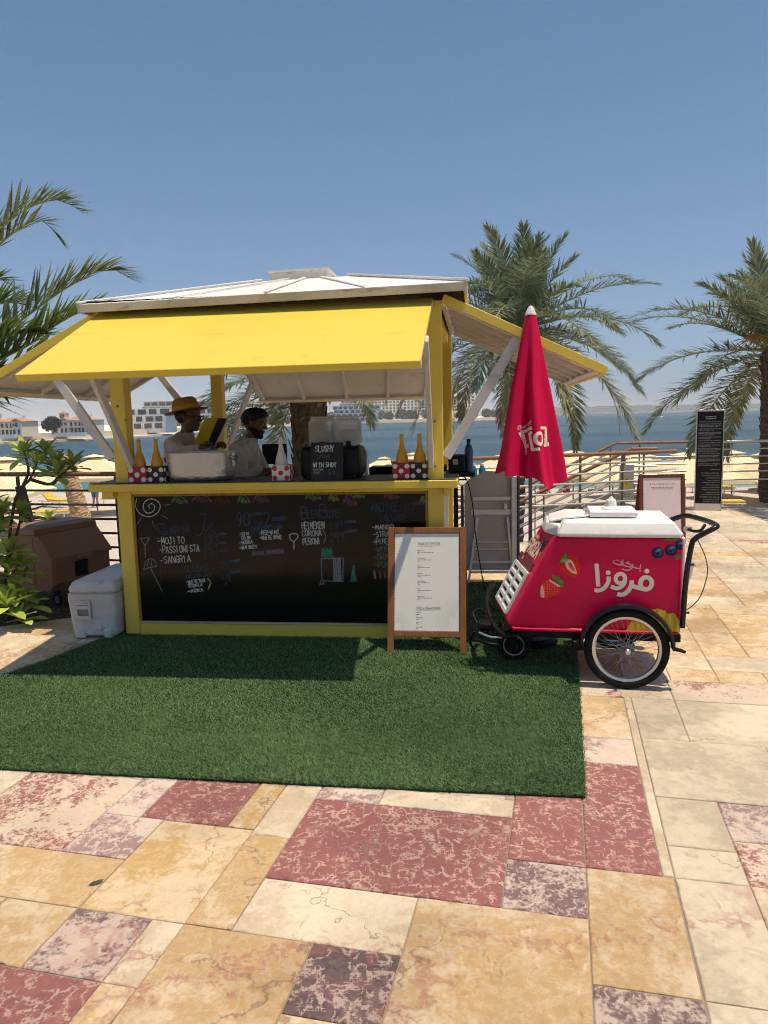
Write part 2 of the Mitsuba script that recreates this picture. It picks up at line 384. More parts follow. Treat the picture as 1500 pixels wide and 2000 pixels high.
scene['mat_turf'] = {'type': 'twosided', 'bsdf': {'type': 'principled', 'base_color': {'type': 'mesh_attribute', 'name': 'vertex_color'}, 'roughness': 0.8, 'specular': 0.08}}
tm, tc = turf_blades()
part('blades', tm, 'mat_turf', t_, color=tc, kind='stuff')

def hexa_leaf(l, w): return trimesh.convex.convex_hull(np.array([(-l / 2, 0, 0), (-l * .2, w / 2, 0), (l * .2, w / 2, .001), (l / 2, 0, .004), (l * .2, -w / 2, .001), (-l * .2, -w / 2, 0), (0, 0, .005), (0, 0, -.001)]))
LEAFD = mat('fallen_leaf', (0.055, 0.060, 0.030), 0.6, 0.3)
for x, y, a, l in ((-1.04, 2.42, 30, 'dark fallen leaf lying on the yellow slab at the left'),):
    k_ = thing('fallen_leaf', l, 'leaf'); part('blade', moved(hexa_leaf(.052, .022), yaw((x, y, .004), a)), LEAFD, k_)

# ================================================================ KIOSK (local axes: u along the front, v to the back, z up)
MK = yaw((-1.967, 5.449, 0), -7.14)
kiosk = thing('drinks_kiosk', 'yellow wooden drinks kiosk with open hatches, white roof and wide black chalkboard front', 'kiosk')
def kp(name, mesh, m, **kw): return part(name, mesh, m, kiosk, MK, **kw)
GREYTOP = mat('grey_counter', worn((0.40, 0.38, 0.34), (0.22, 0.2, 0.17), 4, 0.6), 0.4, 0.4); DTOP = mat('dark_counter', (0.055, 0.052, 0.048), 0.45, 0.3)
ORANGE = mat('orange_trim', (0.33, 0.17, 0.02), 0.5, 0.3)
W, D = 2.404, 2.21
for u, v in ((0, 0), (W - .11, 0), (0, D - .11), (W - .11, D - .11)):
    kp('post', span((u, v, 0.02 if v == 0 else 0), (u + .11, v + .11, 2.374), .005), YELLOW)
kp('plinth', span((0.112, .004, 0.004), (W - .112, .05, .105), .003), YELLOW)
kp('sill_strip', span((0.112, -.004, 0.107), (W - .112, .03, .118), .002), FASCIA)
kp('apron', span((0.112, .006, 1.075), (W - .112, .06, 1.104), .003), YELLOW)
kp('counter', span((-.165, -.10, 1.106), (W + .10, .40, 1.160), .004), YELLOW)
kp('counter_top', span((-.155, -.072, 1.161), (W + .090, .395, 1.166), .002), DTOP)
kp('counter_bracket', span((-.09, -.05, 1.05), (-.004, .02, 1.105), .003), YELLOW)
kp('counter_bracket', span((W + .004, -.05, 1.05), (W + .06, .02, 1.105), .003), YELLOW)
kp('side_panel', span((W - .075, .113, .03), (W - .045, D - .113, 1.09), .002), WHITE)
kp('side_panel', span((.045, .113, .03), (.075, D - .113, 1.09), .002), WHITE)
kp('rear_panel', span((.113, D - .08, .03), (W - .113, D - .05, .98), .002), WHITE)
kp('rear_counter', span((.113, 1.62, .99), (W - .06, D - .12, 1.03), .003), BLACK)
kp('header', span((.113, .02, 2.28), (W - .113, .08, 2.372), .003), YELLOW)
kp('header', span((.113, D - .09, 2.28), (W - .113, D - .03, 2.372), .003), YELLOW)
kp('header', span((.03, .113, 2.28), (.09, D - .113, 2.372), .003), YELLOW)
kp('header', span((W - .09, .113, 2.28), (W - .03, D - .113, 2.372), .003), YELLOW)
for q in ((.06, .06, 1.9), (W - .06, -.002, 1.55), (W - .05, -.002, 1.23)):
    pass
# chalkboard with its trim and chalk
scene['mat_chalkboard'] = pr((0.004, 0.004, 0.0045), 0.12, 0.24)
cb = kp('chalkboard', span((.112, .018, .120), (W - .112, .03, 1.073), .001), 'mat_chalkboard')
part('trim', span((.112, .002, .120), (.130, .016, 1.073), .002), ORANGE, cb, MK)
part('trim', span((W - .128, .002, .120), (W - .112, .016, 1.073), .002), ORANGE, cb, MK)
part('trim', span((.131, .004, 1.060), (W - .129, .016, 1.073), .002), ORANGE, cb, MK)
INK = {k: mat('chalk_' + k, c, 0.9, 0.1) for k, c in dict(w=(0.50, 0.50, 0.47), b=(0.060, 0.078, 0.12), B=(0.05, 0.105, 0.165), d=(0.09, 0.10, 0.10), v=(0.085, 0.078, 0.125), g=(0.22, 0.22, 0.21), G=(0.13, 0.26, 0.10), P=(0.24, 0.085, 0.14), R=(0.14, 0.035, 0.03), Y=(0.24, 0.22, 0.07), T=(0.05, 0.22, 0.14)).items()}
GLY = {'A': '0,0 .5,1 1,0;.2,.36 .8,.36', 'B': '0,0 0,1 .7,1 .85,.75 .6,.54 0,.52;.6,.54 1,.3 .75,0 0,0', 'C': '.95,.85 .5,1 .1,.7 .1,.3 .5,0 .95,.15', 'D': '0,0 0,1 .6,.95 1,.5 .6,.05 0,0', 'E': '.9,1 0,1 0,0 .9,0;0,.52 .75,.52', 'F': '.9,1 0,1 0,0;0,.5 .7,.5',
       'G': '.95,.85 .5,1 .1,.65 .1,.3 .5,0 .95,.15 .95,.45 .55,.45', 'H': '0,0 0,1;1,0 1,1;0,.5 1,.5', 'I': '.5,0 .5,1', 'J': '.2,1 .9,1;.6,1 .6,.2 .35,0 .05,.15', 'K': '0,0 0,1;.9,1 0,.45 .95,0', 'L': '0,1 0,0 .9,0', 'M': '0,0 .1,1 .5,.3 .9,1 1,0', 'N': '0,0 0,1 1,0 1,1',
       'O': '.5,0 .05,.25 .05,.75 .5,1 .95,.75 .95,.25 .5,0', 'P': '0,0 0,1 .7,1 .95,.76 .7,.5 0,.48', 'Q': '.5,0 .05,.25 .05,.75 .5,1 .95,.75 .95,.25 .5,0;.6,.25 1,-.05', 'R': '0,0 0,1 .7,1 .95,.76 .7,.52 0,.5;.45,.5 .95,0', 'S': '.95,.88 .5,1 .1,.78 .3,.55 .75,.45 .95,.22 .5,0 .05,.12', 'T': '0,1 1,1;.5,1 .5,0',
       'U': '0,1 .05,.25 .5,0 .95,.25 1,1', 'V': '0,1 .5,0 1,1', 'W': '0,1 .25,0 .5,.7 .75,0 1,1', 'X': '0,0 1,1;0,1 1,0', 'Y': '0,1 .5,.5 1,1;.5,.5 .5,0', 'Z': '0,1 1,1 0,0 1,0', '0': '.5,0 .08,.25 .08,.75 .5,1 .92,.75 .92,.25 .5,0', '1': '.25,.8 .55,1 .55,0', '2': '.05,.8 .4,1 .85,.8 .75,.5 .05,0 .95,0',
       '5': '.9,1 .15,1 .1,.55 .6,.6 .92,.3 .5,0 .05,.1', '8': '.5,.53 .12,.75 .5,1 .88,.75 .5,.53 .08,.25 .5,0 .92,.25 .5,.53', '9': '.85,.7 .5,.45 .12,.7 .5,1 .85,.75 .75,.3 .55,0', '3': '.1,.9 .6,1 .85,.75 .45,.52 .9,.28 .5,0 .05,.1', '4': '.7,0 .7,1 .05,.3 .95,.3', '6': '.8,1 .3,.7 .1,.3 .5,0 .88,.25 .55,.5 .15,.35', '7': '.05,1 .95,1 .4,0', '-': '.1,.5 .8,.5', 'a': '.9,.55 .5,.68 .1,.35 .45,0 .85,.2;.9,.62 .9,0', 'r': '.1,0 .1,.65;.1,.4 .5,.65 .9,.6', 'k': '0,0 0,1;.8,.65 0,.3 .9,0', 't': '.4,1 .4,.1 .8,0;.05,.68 .8,.68', 'o': '.5,0 .05,.2 .05,.5 .5,.68 .95,.5 .95,.2 .5,0'}
def written(text, w, h, jit=0.05, gap=0.28):
    """Hand lettering as polylines filling w x h."""
    n = sum(0.45 if c == ' ' else 1 for c in text); cw = w / (n + gap * (len(text) - 1)) if len(text) > 1 else w
    x, out = 0.0, []
    for c in text:
        if c != ' ':
            sc = cw * (0.55 if c in 'I1' else 1); dy = R.uniform(-.04, .04) * h; sl_ = R.uniform(-.06, .06)
            for l in GLY[c].split(';'):
                pt = [tuple(map(float, q.split(','))) for q in l.split()]
                out.append([(x + (a + sl_ * b + R.uniform(-jit, jit) * .5) * sc, dy + (b + R.uniform(-jit, jit) * .4) * h) for a, b in pt])
        x += cw * (0.45 if c == ' ' else 1) + gap * cw
    return out
FRONT = MK @ np.array([[1, 0, 0, 0], [0, 0, -1, 0], [0, 1, 0, 0], [0, 0, 0, 1.0]])   # drawing plane: x = u, y = z, z = towards the viewer
def at_front(v): return FRONT @ np.array([[1, 0, 0, 0], [0, 1, 0, 0], [0, 0, 1, -v], [0, 0, 0, 1.0]])
CHALK = [('SHARING',0.337,0.77,0.546,0.792,0.053,'b'), ('UG',0.652,0.799,0.722,0.807,0.049,'b'), ('-MOJITO',0.285,0.701,0.494,0.709,0.05,'w'),
('-PASSIONISTA',0.296,0.636,0.604,0.647,0.05,'w'), ('-SANGRIA',0.299,0.555,0.533,0.571,0.05,'w'), ('199',0.647,0.716,0.749,0.727,0.061,'b'),
('209',0.643,0.651,0.745,0.659,0.053,'b'), ('189',0.648,0.59,0.746,0.598,0.053,'b'), ('DIRHAMS',0.759,0.769,0.821,0.772,0.015,'b'),
('DIRHAMS',0.755,0.704,0.814,0.708,0.015,'b'), ('DIRHAMS',0.756,0.643,0.811,0.651,0.015,'b'), ('SLUSHY',0.485,0.486,0.675,0.51,0.05,'d'),
('AND WITH SHOT', 0.482, 0.444, 0.688, 0.464, 0.023, 'b'), ('-WHITE RUM', 0.488, 0.401, 0.634, 0.421, 0.023, 'w'), ('TEQUILA',0.502,0.374,0.613,0.39,0.023,'w'),
('-VODKA',0.491,0.331,0.615,0.351,0.023,'w'), ('20',0.769,0.518,0.824,0.529,0.054,'b'), ('DIRHAMS',0.833,0.563,0.907,0.575,0.015,'B'),
('59',0.778,0.402,0.837,0.418,0.065,'b'), ('DIRHAMS',0.844,0.479,0.911,0.491,0.019,'B'), ('90',0.893,0.832,0.993,0.828,0.101,'b'),
('DIRHAM',1.004,0.91,1.092,0.913,0.026,'b'), ('2',1.108,0.839,1.153,0.842,0.097,'b'), ('DRINKS',1.166,0.872,1.261,0.875,0.026,'B'),
('FOR',1.039,0.835,1.096,0.839,0.03,'b'), ('EVERYDAY 2-5PM', 1.007, 0.798, 1.239, 0.812, 0.026, 'B'), ('-GIN',0.913,0.764,0.982,0.768,0.023,'w'),
('RUM',0.931,0.734,0.996,0.738,0.023,'w'), ('-VODKA',0.91,0.7,1.01,0.707,0.023,'w'), ('-WHISKEY',0.908,0.662,1.043,0.673,0.023,'w'),
('-RED WINE', 1.063, 0.771, 1.211, 0.778, 0.026, 'w'), ('-WHITE WINE', 1.065, 0.734, 1.229, 0.741, 0.026, 'w'), ('BOTTLE HEINEKEN', 1.006, 0.617, 1.236, 0.636, 0.027, 'g'),
('B',1.382,0.885,1.427,0.885,0.081,'v'), ('EER',1.431,0.892,1.509,0.896,0.052,'v'), ('B',1.517,0.896,1.569,0.895,0.085,'v'),
('UCKET',1.572,0.892,1.669,0.902,0.052,'b'), ('HEINEKEN',1.383,0.811,1.547,0.814,0.048,'w'), ('CORONA',1.381,0.759,1.523,0.762,0.041,'w'),
('PERONI',1.386,0.695,1.517,0.703,0.045,'w'), ('199',1.592,0.81,1.685,0.817,0.052,'b'), ('299',1.589,0.714,1.69,0.721,0.063,'d'),
('DIRHAMS',1.697,0.85,1.779,0.857,0.018,'B'), ('DIRHAMS',1.695,0.78,1.781,0.791,0.018,'d'), ('ANJICE',1.891,0.93,2.092,0.939,0.062,'b'),
('20',2.128,0.932,2.193,0.942,0.054,'b'), ('DIRHAMS',2.197,0.975,2.287,0.985,0.022,'b'), ('LOLLIES',1.959,0.86,2.127,0.881,0.037,'b'),
('-MANGO',1.891,0.805,2.045,0.808,0.033,'w'), ('-STRAWBERRY',1.894,0.75,2.161,0.76,0.037,'w'), ('-PINEAPPLE',1.896,0.698,2.123,0.709,0.037,'w'),
('-WATERMELON',1.898,0.642,2.159,0.657,0.033,'g'), ('-ORANGE',1.9,0.583,2.084,0.598,0.045,'g'), ('-PINK',1.906,0.524,2.028,0.539,0.041,'g'),
]
SKETCH = {'spiral': [(0.145, 1.042), (0.133, 0.985), (0.165, 0.931), (0.235, 0.908), (0.3, 0.938), (0.323, 0.991), (0.291, 1.033), (0.236, 1.037), (0.198, 1.007), (0.195, 0.958), (0.229, 0.935), (0.27, 0.953), (0.28, 0.984), (0.257, 1.006), (0.233, 0.991), (0.243, 0.972)],
'jay': [(0.616, 0.92), (0.663, 0.928), (0.651, 0.849), (0.636, 0.792), (0.599, 0.765), (0.577, 0.785)],
'ess': [(0.342, 0.854), (0.295, 0.854), (0.277, 0.824), (0.315, 0.801), (0.333, 0.77), (0.303, 0.744), (0.265, 0.755)],
'glass': [(0.153, 0.748), (0.225, 0.751), (0.185, 0.69), (0.153, 0.748)],
'glassstem': [(0.185, 0.69), (0.183, 0.602)],
'parasol': [(0.165, 0.516), (0.185, 0.571), (0.222, 0.594), (0.253, 0.578), (0.266, 0.54), (0.218, 0.528), (0.164, 0.509)],
'parrib': [(0.194, 0.532), (0.205, 0.582)],
'parrib2': [(0.222, 0.536), (0.233, 0.586)],
'parstem': [(0.217, 0.524), (0.297, 0.346)],
'wine': [(1.287, 0.77), (1.314, 0.778), (1.344, 0.774), (1.35, 0.755), (1.319, 0.722), (1.293, 0.737), (1.287, 0.77)],
'winestem': [(1.319, 0.722), (1.316, 0.662)],
'bucket': [(1.514, 0.594), (1.678, 0.598), (1.672, 0.519), (1.669, 0.425), (1.516, 0.432), (1.514, 0.594)],
'bk2': [(1.536, 0.59), (1.544, 0.602), (1.566, 0.594), (1.596, 0.602)],
'brace': [(0.655, 0.444), (0.677, 0.41), (0.655, 0.367)],
'brace2': [(1.529, 0.814), (1.553, 0.758), (1.536, 0.706)],
'greenbottle': [(1.726, 0.429), (1.738, 0.49), (1.748, 0.546), (1.755, 0.546), (1.757, 0.49), (1.767, 0.43), (1.726, 0.429)],
}
LEAVES =  [(0.471, 1.031, 0.118, 0.067, 'G'), (0.642, 1.037, 0.148, 0.067, 'P'), (0.796, 1.028, 0.111, 0.081, 'R'), (0.957, 1.03, 0.089, 0.074, 'G'), (1.086, 1.036, 0.111, 0.074, 'P'), (1.47, 1.047, 0.111, 0.067, 'G'), (1.618, 1.038, 0.067, 0.074, 'Y'), (1.735, 1.015, 0.096, 0.096, 'P'), (1.803, 1.051, 0.074, 0.052, 'G'), (2.036, 1.048, 0.104, 0.067, 'P'), (2.266, 1.017, 0.059, 0.052, 'Y')]

def soft(l): return [tuple(q) for q in bend(l, 4)] if len(l) > 2 else l
BOARD = at_front(0.0178)
def chalk(shape, ink, name='chalk_lettering'): part(name, flat(shape, 0.0012), INK[ink], cb, BOARD)
for text, u0, z0, u1, z1, h, ink in CHALK:
    ls = [soft(l) if len(l) > 3 else l for l in written(text, math.hypot(u1 - u0, z1 - z0), h)]
    pen = max(0.0042, 0.085 * h) if ink != 'w' else max(0.0052, .12 * h)
    g = affinity.rotate(strokes(ls, min(pen, .009), 2), math.degrees(math.atan2(z1 - z0, u1 - u0)), origin=(0, 0))
    chalk(affinity.translate(g, u0, z0), ink)
DRAWN = dict(spiral='w', jay='b', ess='b', glass='g', glassstem='g', parasol='g', parrib='g', parrib2='g', parstem='g', wine='w', winestem='w', bucket='g', bk2='g', brace='w', brace2='g', greenbottle='T')
for k, l in SKETCH.items(): chalk(strokes([soft(l) if k not in ('greenbottle', 'bucket', 'glass') else l], .0062), DRAWN[k], 'chalk_drawing')
for a in np.arange(8) * 45 + 10:
    c, s = math.cos(math.radians(a)), math.sin(math.radians(a))
    if abs(.98 + .15 * s) < 1.06: chalk(strokes([[(.235 + .12 * c, .975 + .10 * s), (.235 + .17 * c, .975 + .145 * s)]], .005), 'g', 'chalk_drawing')
chalk(strokes([[(1.607, .598), (1.607, .43)], [(1.622, .598), (1.622, .43)], [(1.638, .598), (1.638, .43)], [(1.652, .598), (1.652, .43)]], .013), 'g', 'chalk_drawing')
for u in (1.532, 1.56, 1.585): chalk(strokes([[(u - .012, .61), (u - .010, .64), (u - .003, .67), (u + .003, .67), (u + .010, .64), (u + .012, .61)], [(u, .61), (u, .66)]], .009), 'T', 'chalk_drawing')
chalk(strokes([[(1.745, .44), (1.747, .52)], [(1.755, .44), (1.752, .5)]], .012), 'T', 'chalk_drawing')
for u, k in ((1.90, 'g'), (1.94, 'P'), (1.975, 'P'), (2.01, 'd')): chalk(strokes([[(u, .50), (u + .004, .455)]], .016), k, 'chalk_drawing')
chalk(strokes([[(1.50, .40), (1.505, .425)], [(1.50, .40), (1.52, .41)], [(1.525, .405), (1.53, .425)]], .007), 'g', 'chalk_drawing')
for u, z, w, h, k in LEAVES:
    ls = [[(u + w * (t - .5), z + h * .35 - h * abs(t - .3)), (u + w * (t - .42), z - h * .42 * (1 - abs(2 * t - 1)) - h * .05)] for t in np.linspace(.02, .95, 9)]
    arc = [(u - w / 2, z - h * .3), (u - w * .2, z + h * .4), (u + w * .25, z + h * .25), (u + w / 2, z - h * .35)]
    chalk(strokes(ls + [soft(arc)], .005), k, 'chalk_drawing')
# roof
TILT = np.eye(4); TILT[2, 0] = 0.0138; TILT[2, 3] = -0.049
MR = MK @ TILT
def hexa(p): return trimesh.convex.convex_hull(np.array(p, float))
E0, E1, V0, V1, ZE = -.095, W + .178, -.20, D + .20, 2.465
roof = kp('roof', hexa([(E0 + .03, V0 + .03, 2.425), (E1 - .03, V0 + .03, 2.425), (E1 - .03, V1 - .03, 2.425), (E0 + .03, V1 - .03, 2.425), (E0 + .03, V0 + .03, 2.437), (E1 - .03, V0 + .03, 2.437), (E1 - .03, V1 - .03, 2.437), (E0 + .03, V1 - .03, 2.437)]), DARKIN)
C_ = [(.94, .82, 2.735), (1.64, .82, 2.735), (1.64, 1.40, 2.735), (.94, 1.40, 2.735)]
Ec = [(E0, V0, ZE), (E1, V0, ZE), (E1, V1, ZE), (E0, V1, ZE)]
for i in range(4):
    j = (i + 1) % 4; q = [np.array(a) for a in (Ec[i], Ec[j], C_[j], C_[i])]
    n = unit(np.cross(q[1] - q[0], q[3] - q[0]))
    part('roof_panel', hexa(q + [a - n * .012 for a in q]), ROOFW, roof, MR)
    part('roof_batten', beam(q[0] + n * .012, q[3] + n * .012, .036, .014, n), ROOFW, roof, MR)
    for t in ((.25, .5, .75) if i % 2 == 0 else (.5,)):
        a = q[0] + (q[1] - q[0]) * t; s_ = .12 + .76 * t
        b = q[3] + (q[2] - q[3]) * s_
        part('roof_batten', beam(a + n * .010, b + n * .010, .022, .010, n), ROOFW, roof, MR)
part('roof_cap', hexa([(c[0], c[1], z) for c in C_ for z in (2.728, 2.738)]), ROOFW, roof, MR)
cu = [(1.0, .86), (1.46, .86), (1.50, 1.36), (1.0, 1.36)]
part('roof_vent', hexa([(a, b, 2.739) for a, b in cu] + [(a, b, 2.802 if b < 1 else 2.75) for a, b in cu]), ROOFW, roof, MR)
part('roof_vent_lid', hexa([(a, b, z + (2.805 if b < 1 else 2.753)) for a, b in ((.985, .84), (1.475, .84), (1.53, 1.39), (.985, 1.39)) for z in (0, .014)]), ROOFW, roof, MR)
for a, b in (((E0, V0 + .012), (E1, V0 + .012)), ((E0, V1 - .012), (E1, V1 - .012))): part('fascia', beam((*a, 2.437), (*b, 2.437), .022, .052), FASCIA, roof, MR)
for a, b in (((E0 + .012, V0 + .026), (E0 + .012, V1 - .026)), ((E1 - .012, V0 + .026), (E1 - .012, V1 - .026))): part('fascia', beam((*a, 2.437), (*b, 2.437), .022, .052), FASCIA, roof, MR)
# hatches: hinge edge a-b, outer edge d-c
def hatch(label, a, b, c, d, ribs, edge, sides, along=False):
    a, b, c, d = (np.array(x, float) for x in (a, b, c, d)); n = unit(np.cross(b - a, d - a)); n = n if n[2] > 0 else -n
    q = [a, b, c, d]
    k = kp('hatch', hexa(q + [x - n * .012 for x in q]), YELLOW, label=label)
    part('lining', hexa([x - n * .0125 for x in q] + [x - n * .022 for x in q]), WHITE, k, MK)
    out = unit(d - a); o = -n * .040
    m_ = n * .02
    part('edge_board', beam(d + out * .012 - m_, c + out * .012 - m_, .022, edge, n), YELLOW, k, MK)
    for s in sides:
        p, r = ((a, d), (b, c))[s]; w_ = unit(b - a) * (-.011 if s == 0 else .011)
        part('edge_board', beam(p + w_ - m_, r + w_ - m_, .020, edge, n), YELLOW, k, MK)
    part('rib', beam(a + o + out * .02, b + o + out * .02, .04, .034, n), WHITE, k, MK)
    part('rib', beam(d + o - out * .035, c + o - out * .035, .045, .034, n), WHITE, k, MK)
    for t in ribs:
        if along: part('rib', beam(a + (b - a) * t + o + out * .045, d + (c - d) * t + o - out * .06, .035, .034, n), WHITE, k, MK)
    return k
hatch('bright yellow front hatch propped open over the chalkboard', (-.01, -.03, 2.384), (2.35, -.03, 2.384), (2.335, -1.05, 1.905), (-.03, -1.05, 1.90), (.03, .27, .5, .73, .97), .045, (), True)
hatch('side hatch at the left end seen from underneath', (-.03, .0, 2.395), (-.03, 2.12, 2.39), (-1.05, 2.15, 1.865), (-1.05, -.02, 1.885), (.03, .35, .67, .97), .06, (0,), True)
hatch('side hatch at the right end above the pink parasol', (W + .02, .0, 2.40), (W + .02, 1.8, 2.39), (W + 1.08, 1.8, 1.885), (W + 1.08, .0, 1.895), (.03, .22, .41, .60, .79, .97), .06, (0, 1), True)
hatch('rear hatch, white underneath, hanging over the sea view', (.16, D + .03, 2.37), (2.30, D + .03, 2.37), (2.13, 3.24, 1.83), (.18, 3.24, 1.835), (.03, .27, .52, .76, .97), .05, (), True)
for p, q in (((.14, -.02, 1.29), (.17, -.66, 2.055)), ((2.325, -.02, 1.26), (2.34, -.66, 2.055)), ((-.02, .02, 1.34), (-.52, .02, 2.105)), ((W + .02, .03, 1.31), (W + .52, .03, 2.12)),
             ((-.02, 2.17, 1.36), (-.55, 2.17, 2.07)), ((W + .02, 1.76, 1.31), (W + .52, 1.76, 2.12)), ((.10, D + .02, 1.30), (.20, 2.85, 2.0)), ((2.33, D + .02, 1.30), (2.20, 2.85, 2.0))):
    kp('brace', beam(p, q, .032, .068, up=(0, 0, 1)), WHITE)
for u, v, z in ((.11, -.004, 1.62), (W - .055, -.004, 1.56), (W - .055, -.004, 1.25), (.055, -.004, 1.72)):
    kp('bolt', moved(lathe([(0, 0), (.008, 0), (.008, .003), (.004, .006), (0, .006)], 10), frame((u, v, z), (1, 0, 0), (0, 0, 1))), DSTEEL)

# ---------------------------------------------------------------- things on the counter
ZC = 1.167
def kpart(name, mesh, m, parent, **kw): return part(name, mesh, m, parent, MK, **kw)
RED = mat('red_card', (0.30, 0.012, 0.035), 0.5, 0.35); BLACKCARD = mat('black_card', (0.012, 0.011, 0.012), 0.5, 0.35)
WHITECARD = mat('white_card', (0.66, 0.60, 0.54), 0.55, 0.3); DOTRED = mat('dot_red', (0.42, 0.02, 0.045), 0.5, 0.3)
BOTTLE_Y = mat('yellow_bottle', (0.60, 0.30, 0.012), 0.3, 0.5); BOTTLE_W = mat('white_bottle', (0.62, 0.57, 0.50), 0.4, 0.4)
def dotted_box(u, v, s, h, face, dots, label, group=None):
    k = thing('dotted_bottle_box', label, 'box', group)
    t = .004
    kpart('wall', span((u, v, ZC), (u + s, v + t, ZC + h), .001), face, k); kpart('wall', span((u, v + s - t, ZC), (u + s, v + s, ZC + h), .001), face, k)
    kpart('wall', span((u, v + t, ZC), (u + t, v + s - t, ZC + h), .001), face, k); kpart('wall', span((u + s - t, v + t, ZC), (u + s, v + s - t, ZC + h), .001), face, k)
    kpart('base', span((u + t, v + t, ZC), (u + s - t, v + s - t, ZC + .004), 0), face, k)
    for a, b in ((.16, .80), (.84, .80), (.5, .5), (.16, .18), (.84, .18)):
        d = Point(a * s, b * h).buffer(.135 * s, quad_segs=6).intersection(sbox(.001, .001, s - .001, h - .001))
        kpart('dot', moved(ext(d, .0015), np.array([[1, 0, 0, u], [0, 0, -1, v], [0, 1, 0, ZC], [0, 0, 0, 1.0]])), dots, k)
        kpart('dot', moved(ext(d, .0015), np.array([[0, 0, 1, u + s], [1, 0, 0, v], [0, 1, 0, ZC], [0, 0, 0, 1.0]])), dots, k)
    return k
def bottle(u, v, col, label, h=.305, z=ZC + .005, group=None):
    k = thing('squeeze_bottle', label, 'bottle', group); M = MK @ yaw((u, v, z), 0)
    part('body', lathe([(0, 0), (.040, 0), (.044, .006), (.044, h * .40), (.042, h * .47), (.034, h * .56), (.022, h * .68), (.0155, h * .78), (.0135, h * .97), (.0, h * .97)], 20), col, k, M, smooth=50)
    part('cap', lathe([(.0145, h * .955), (.0155, h * .96), (.0155, h * .99), (.011, h), (0, h)], 16), col, k, M, smooth=50)
dotted_box(.116, -.035, .140, .112, RED, WHITECARD, 'red card box with white polka dots next to the left kiosk post')
dotted_box(.262, -.030, .124, .112, BLACKCARD, WHITECARD, 'black card box with white polka dots beside the big metal tub')
bottle(.181, .03, BOTTLE_Y, 'yellow bottle standing in the red dotted box near the left kiosk post')
bottle(.312, .032, BOTTLE_Y, 'yellow bottle standing in the black dotted box beside the metal tub')
dotted_box(1.186, -.02, .130, .108, WHITECARD, DOTRED, 'white card box with red polka dots in the middle of the counter')
bottle(1.243, .045, BOTTLE_W, 'white bottle standing in the white box with red dots', .30)
dotted_box(2.052, -.035, .122, .112, RED, WHITECARD, 'red card box with white polka dots near the right kiosk post')
dotted_box(2.178, -.035, .116, .112, BLACKCARD, WHITECARD, 'black card box with white polka dots near the right kiosk post')
bottle(2.116, .028, BOTTLE_Y, 'yellow bottle in the red dotted box near the right kiosk post')
bottle(2.240, .028, BOTTLE_Y, 'yellow bottle in the black dotted box near the right kiosk post')
# big oval tub of beaten aluminium
TUB = bumped({'type': 'twosided', 'bsdf': {'type': 'principled', 'base_color': rgb(.60, .54, .47), 'metallic': .85, 'roughness': .42, 'specular': .5}}, lambda p, n, uv: fbm(p.x * 26, p.y * 26, p.z * 60, octaves=3), .006)
scene['mat_tub'] = TUB
def tub_mesh():
    n, rows = 48, []
    prof = [(0.0, 0.0), (.80, .0), (.93, .012), (.985, .04), (1.0, .10), (1.0, .195), (1.012, .203), (.995, .208), (.975, .20), (.972, .10), (.93, .03), (.85, .014), (0, .014)]
    ang = np.arange(n) / n * 2 * np.pi; e = 2 / 3.6
    cx, cy = np.sign(np.cos(ang)) * np.abs(np.cos(ang)) ** e, np.sign(np.sin(ang)) * np.abs(np.sin(ang)) ** e
    v = np.vstack([np.c_[cx * r * .238, cy * r * .155, np.full(n, z)] for r, z in prof]); f = []
    for i in range(len(prof) - 1):
        for j in range(n):
            q = (j + 1) % n; f += [[i * n + j, i * n + q, (i + 1) * n + q], [i * n + j, (i + 1) * n + q, (i + 1) * n + j]]
    m = trimesh.Trimesh(v, f, process=True); m.update_faces(m.nondegenerate_faces()); return m
tub = thing('metal_tub', 'big dented aluminium tub with side handle standing on the counter', 'tub')
MT = MK @ yaw((.612, .13, ZC), 0)
part('bowl', tub_mesh(), 'mat_tub', tub, MT, smooth=50)
part('handle', tube(bend([(.232, -.05, .17), (.262, -.045, .165), (.270, 0, .14), (.262, .045, .165), (.232, .05, .17)], 4), .007, 8), ALU, tub, MT, smooth=50)
part('handle', tube(bend([(-.232, -.05, .17), (-.262, -.045, .165), (-.270, 0, .14), (-.262, .045, .165), (-.232, .05, .17)], 4), .007, 8), ALU, tub, MT, smooth=50)
part('handle_plate', box((.245, 0, .15), (.006, .055, .10), .002), ALU, tub, MT)
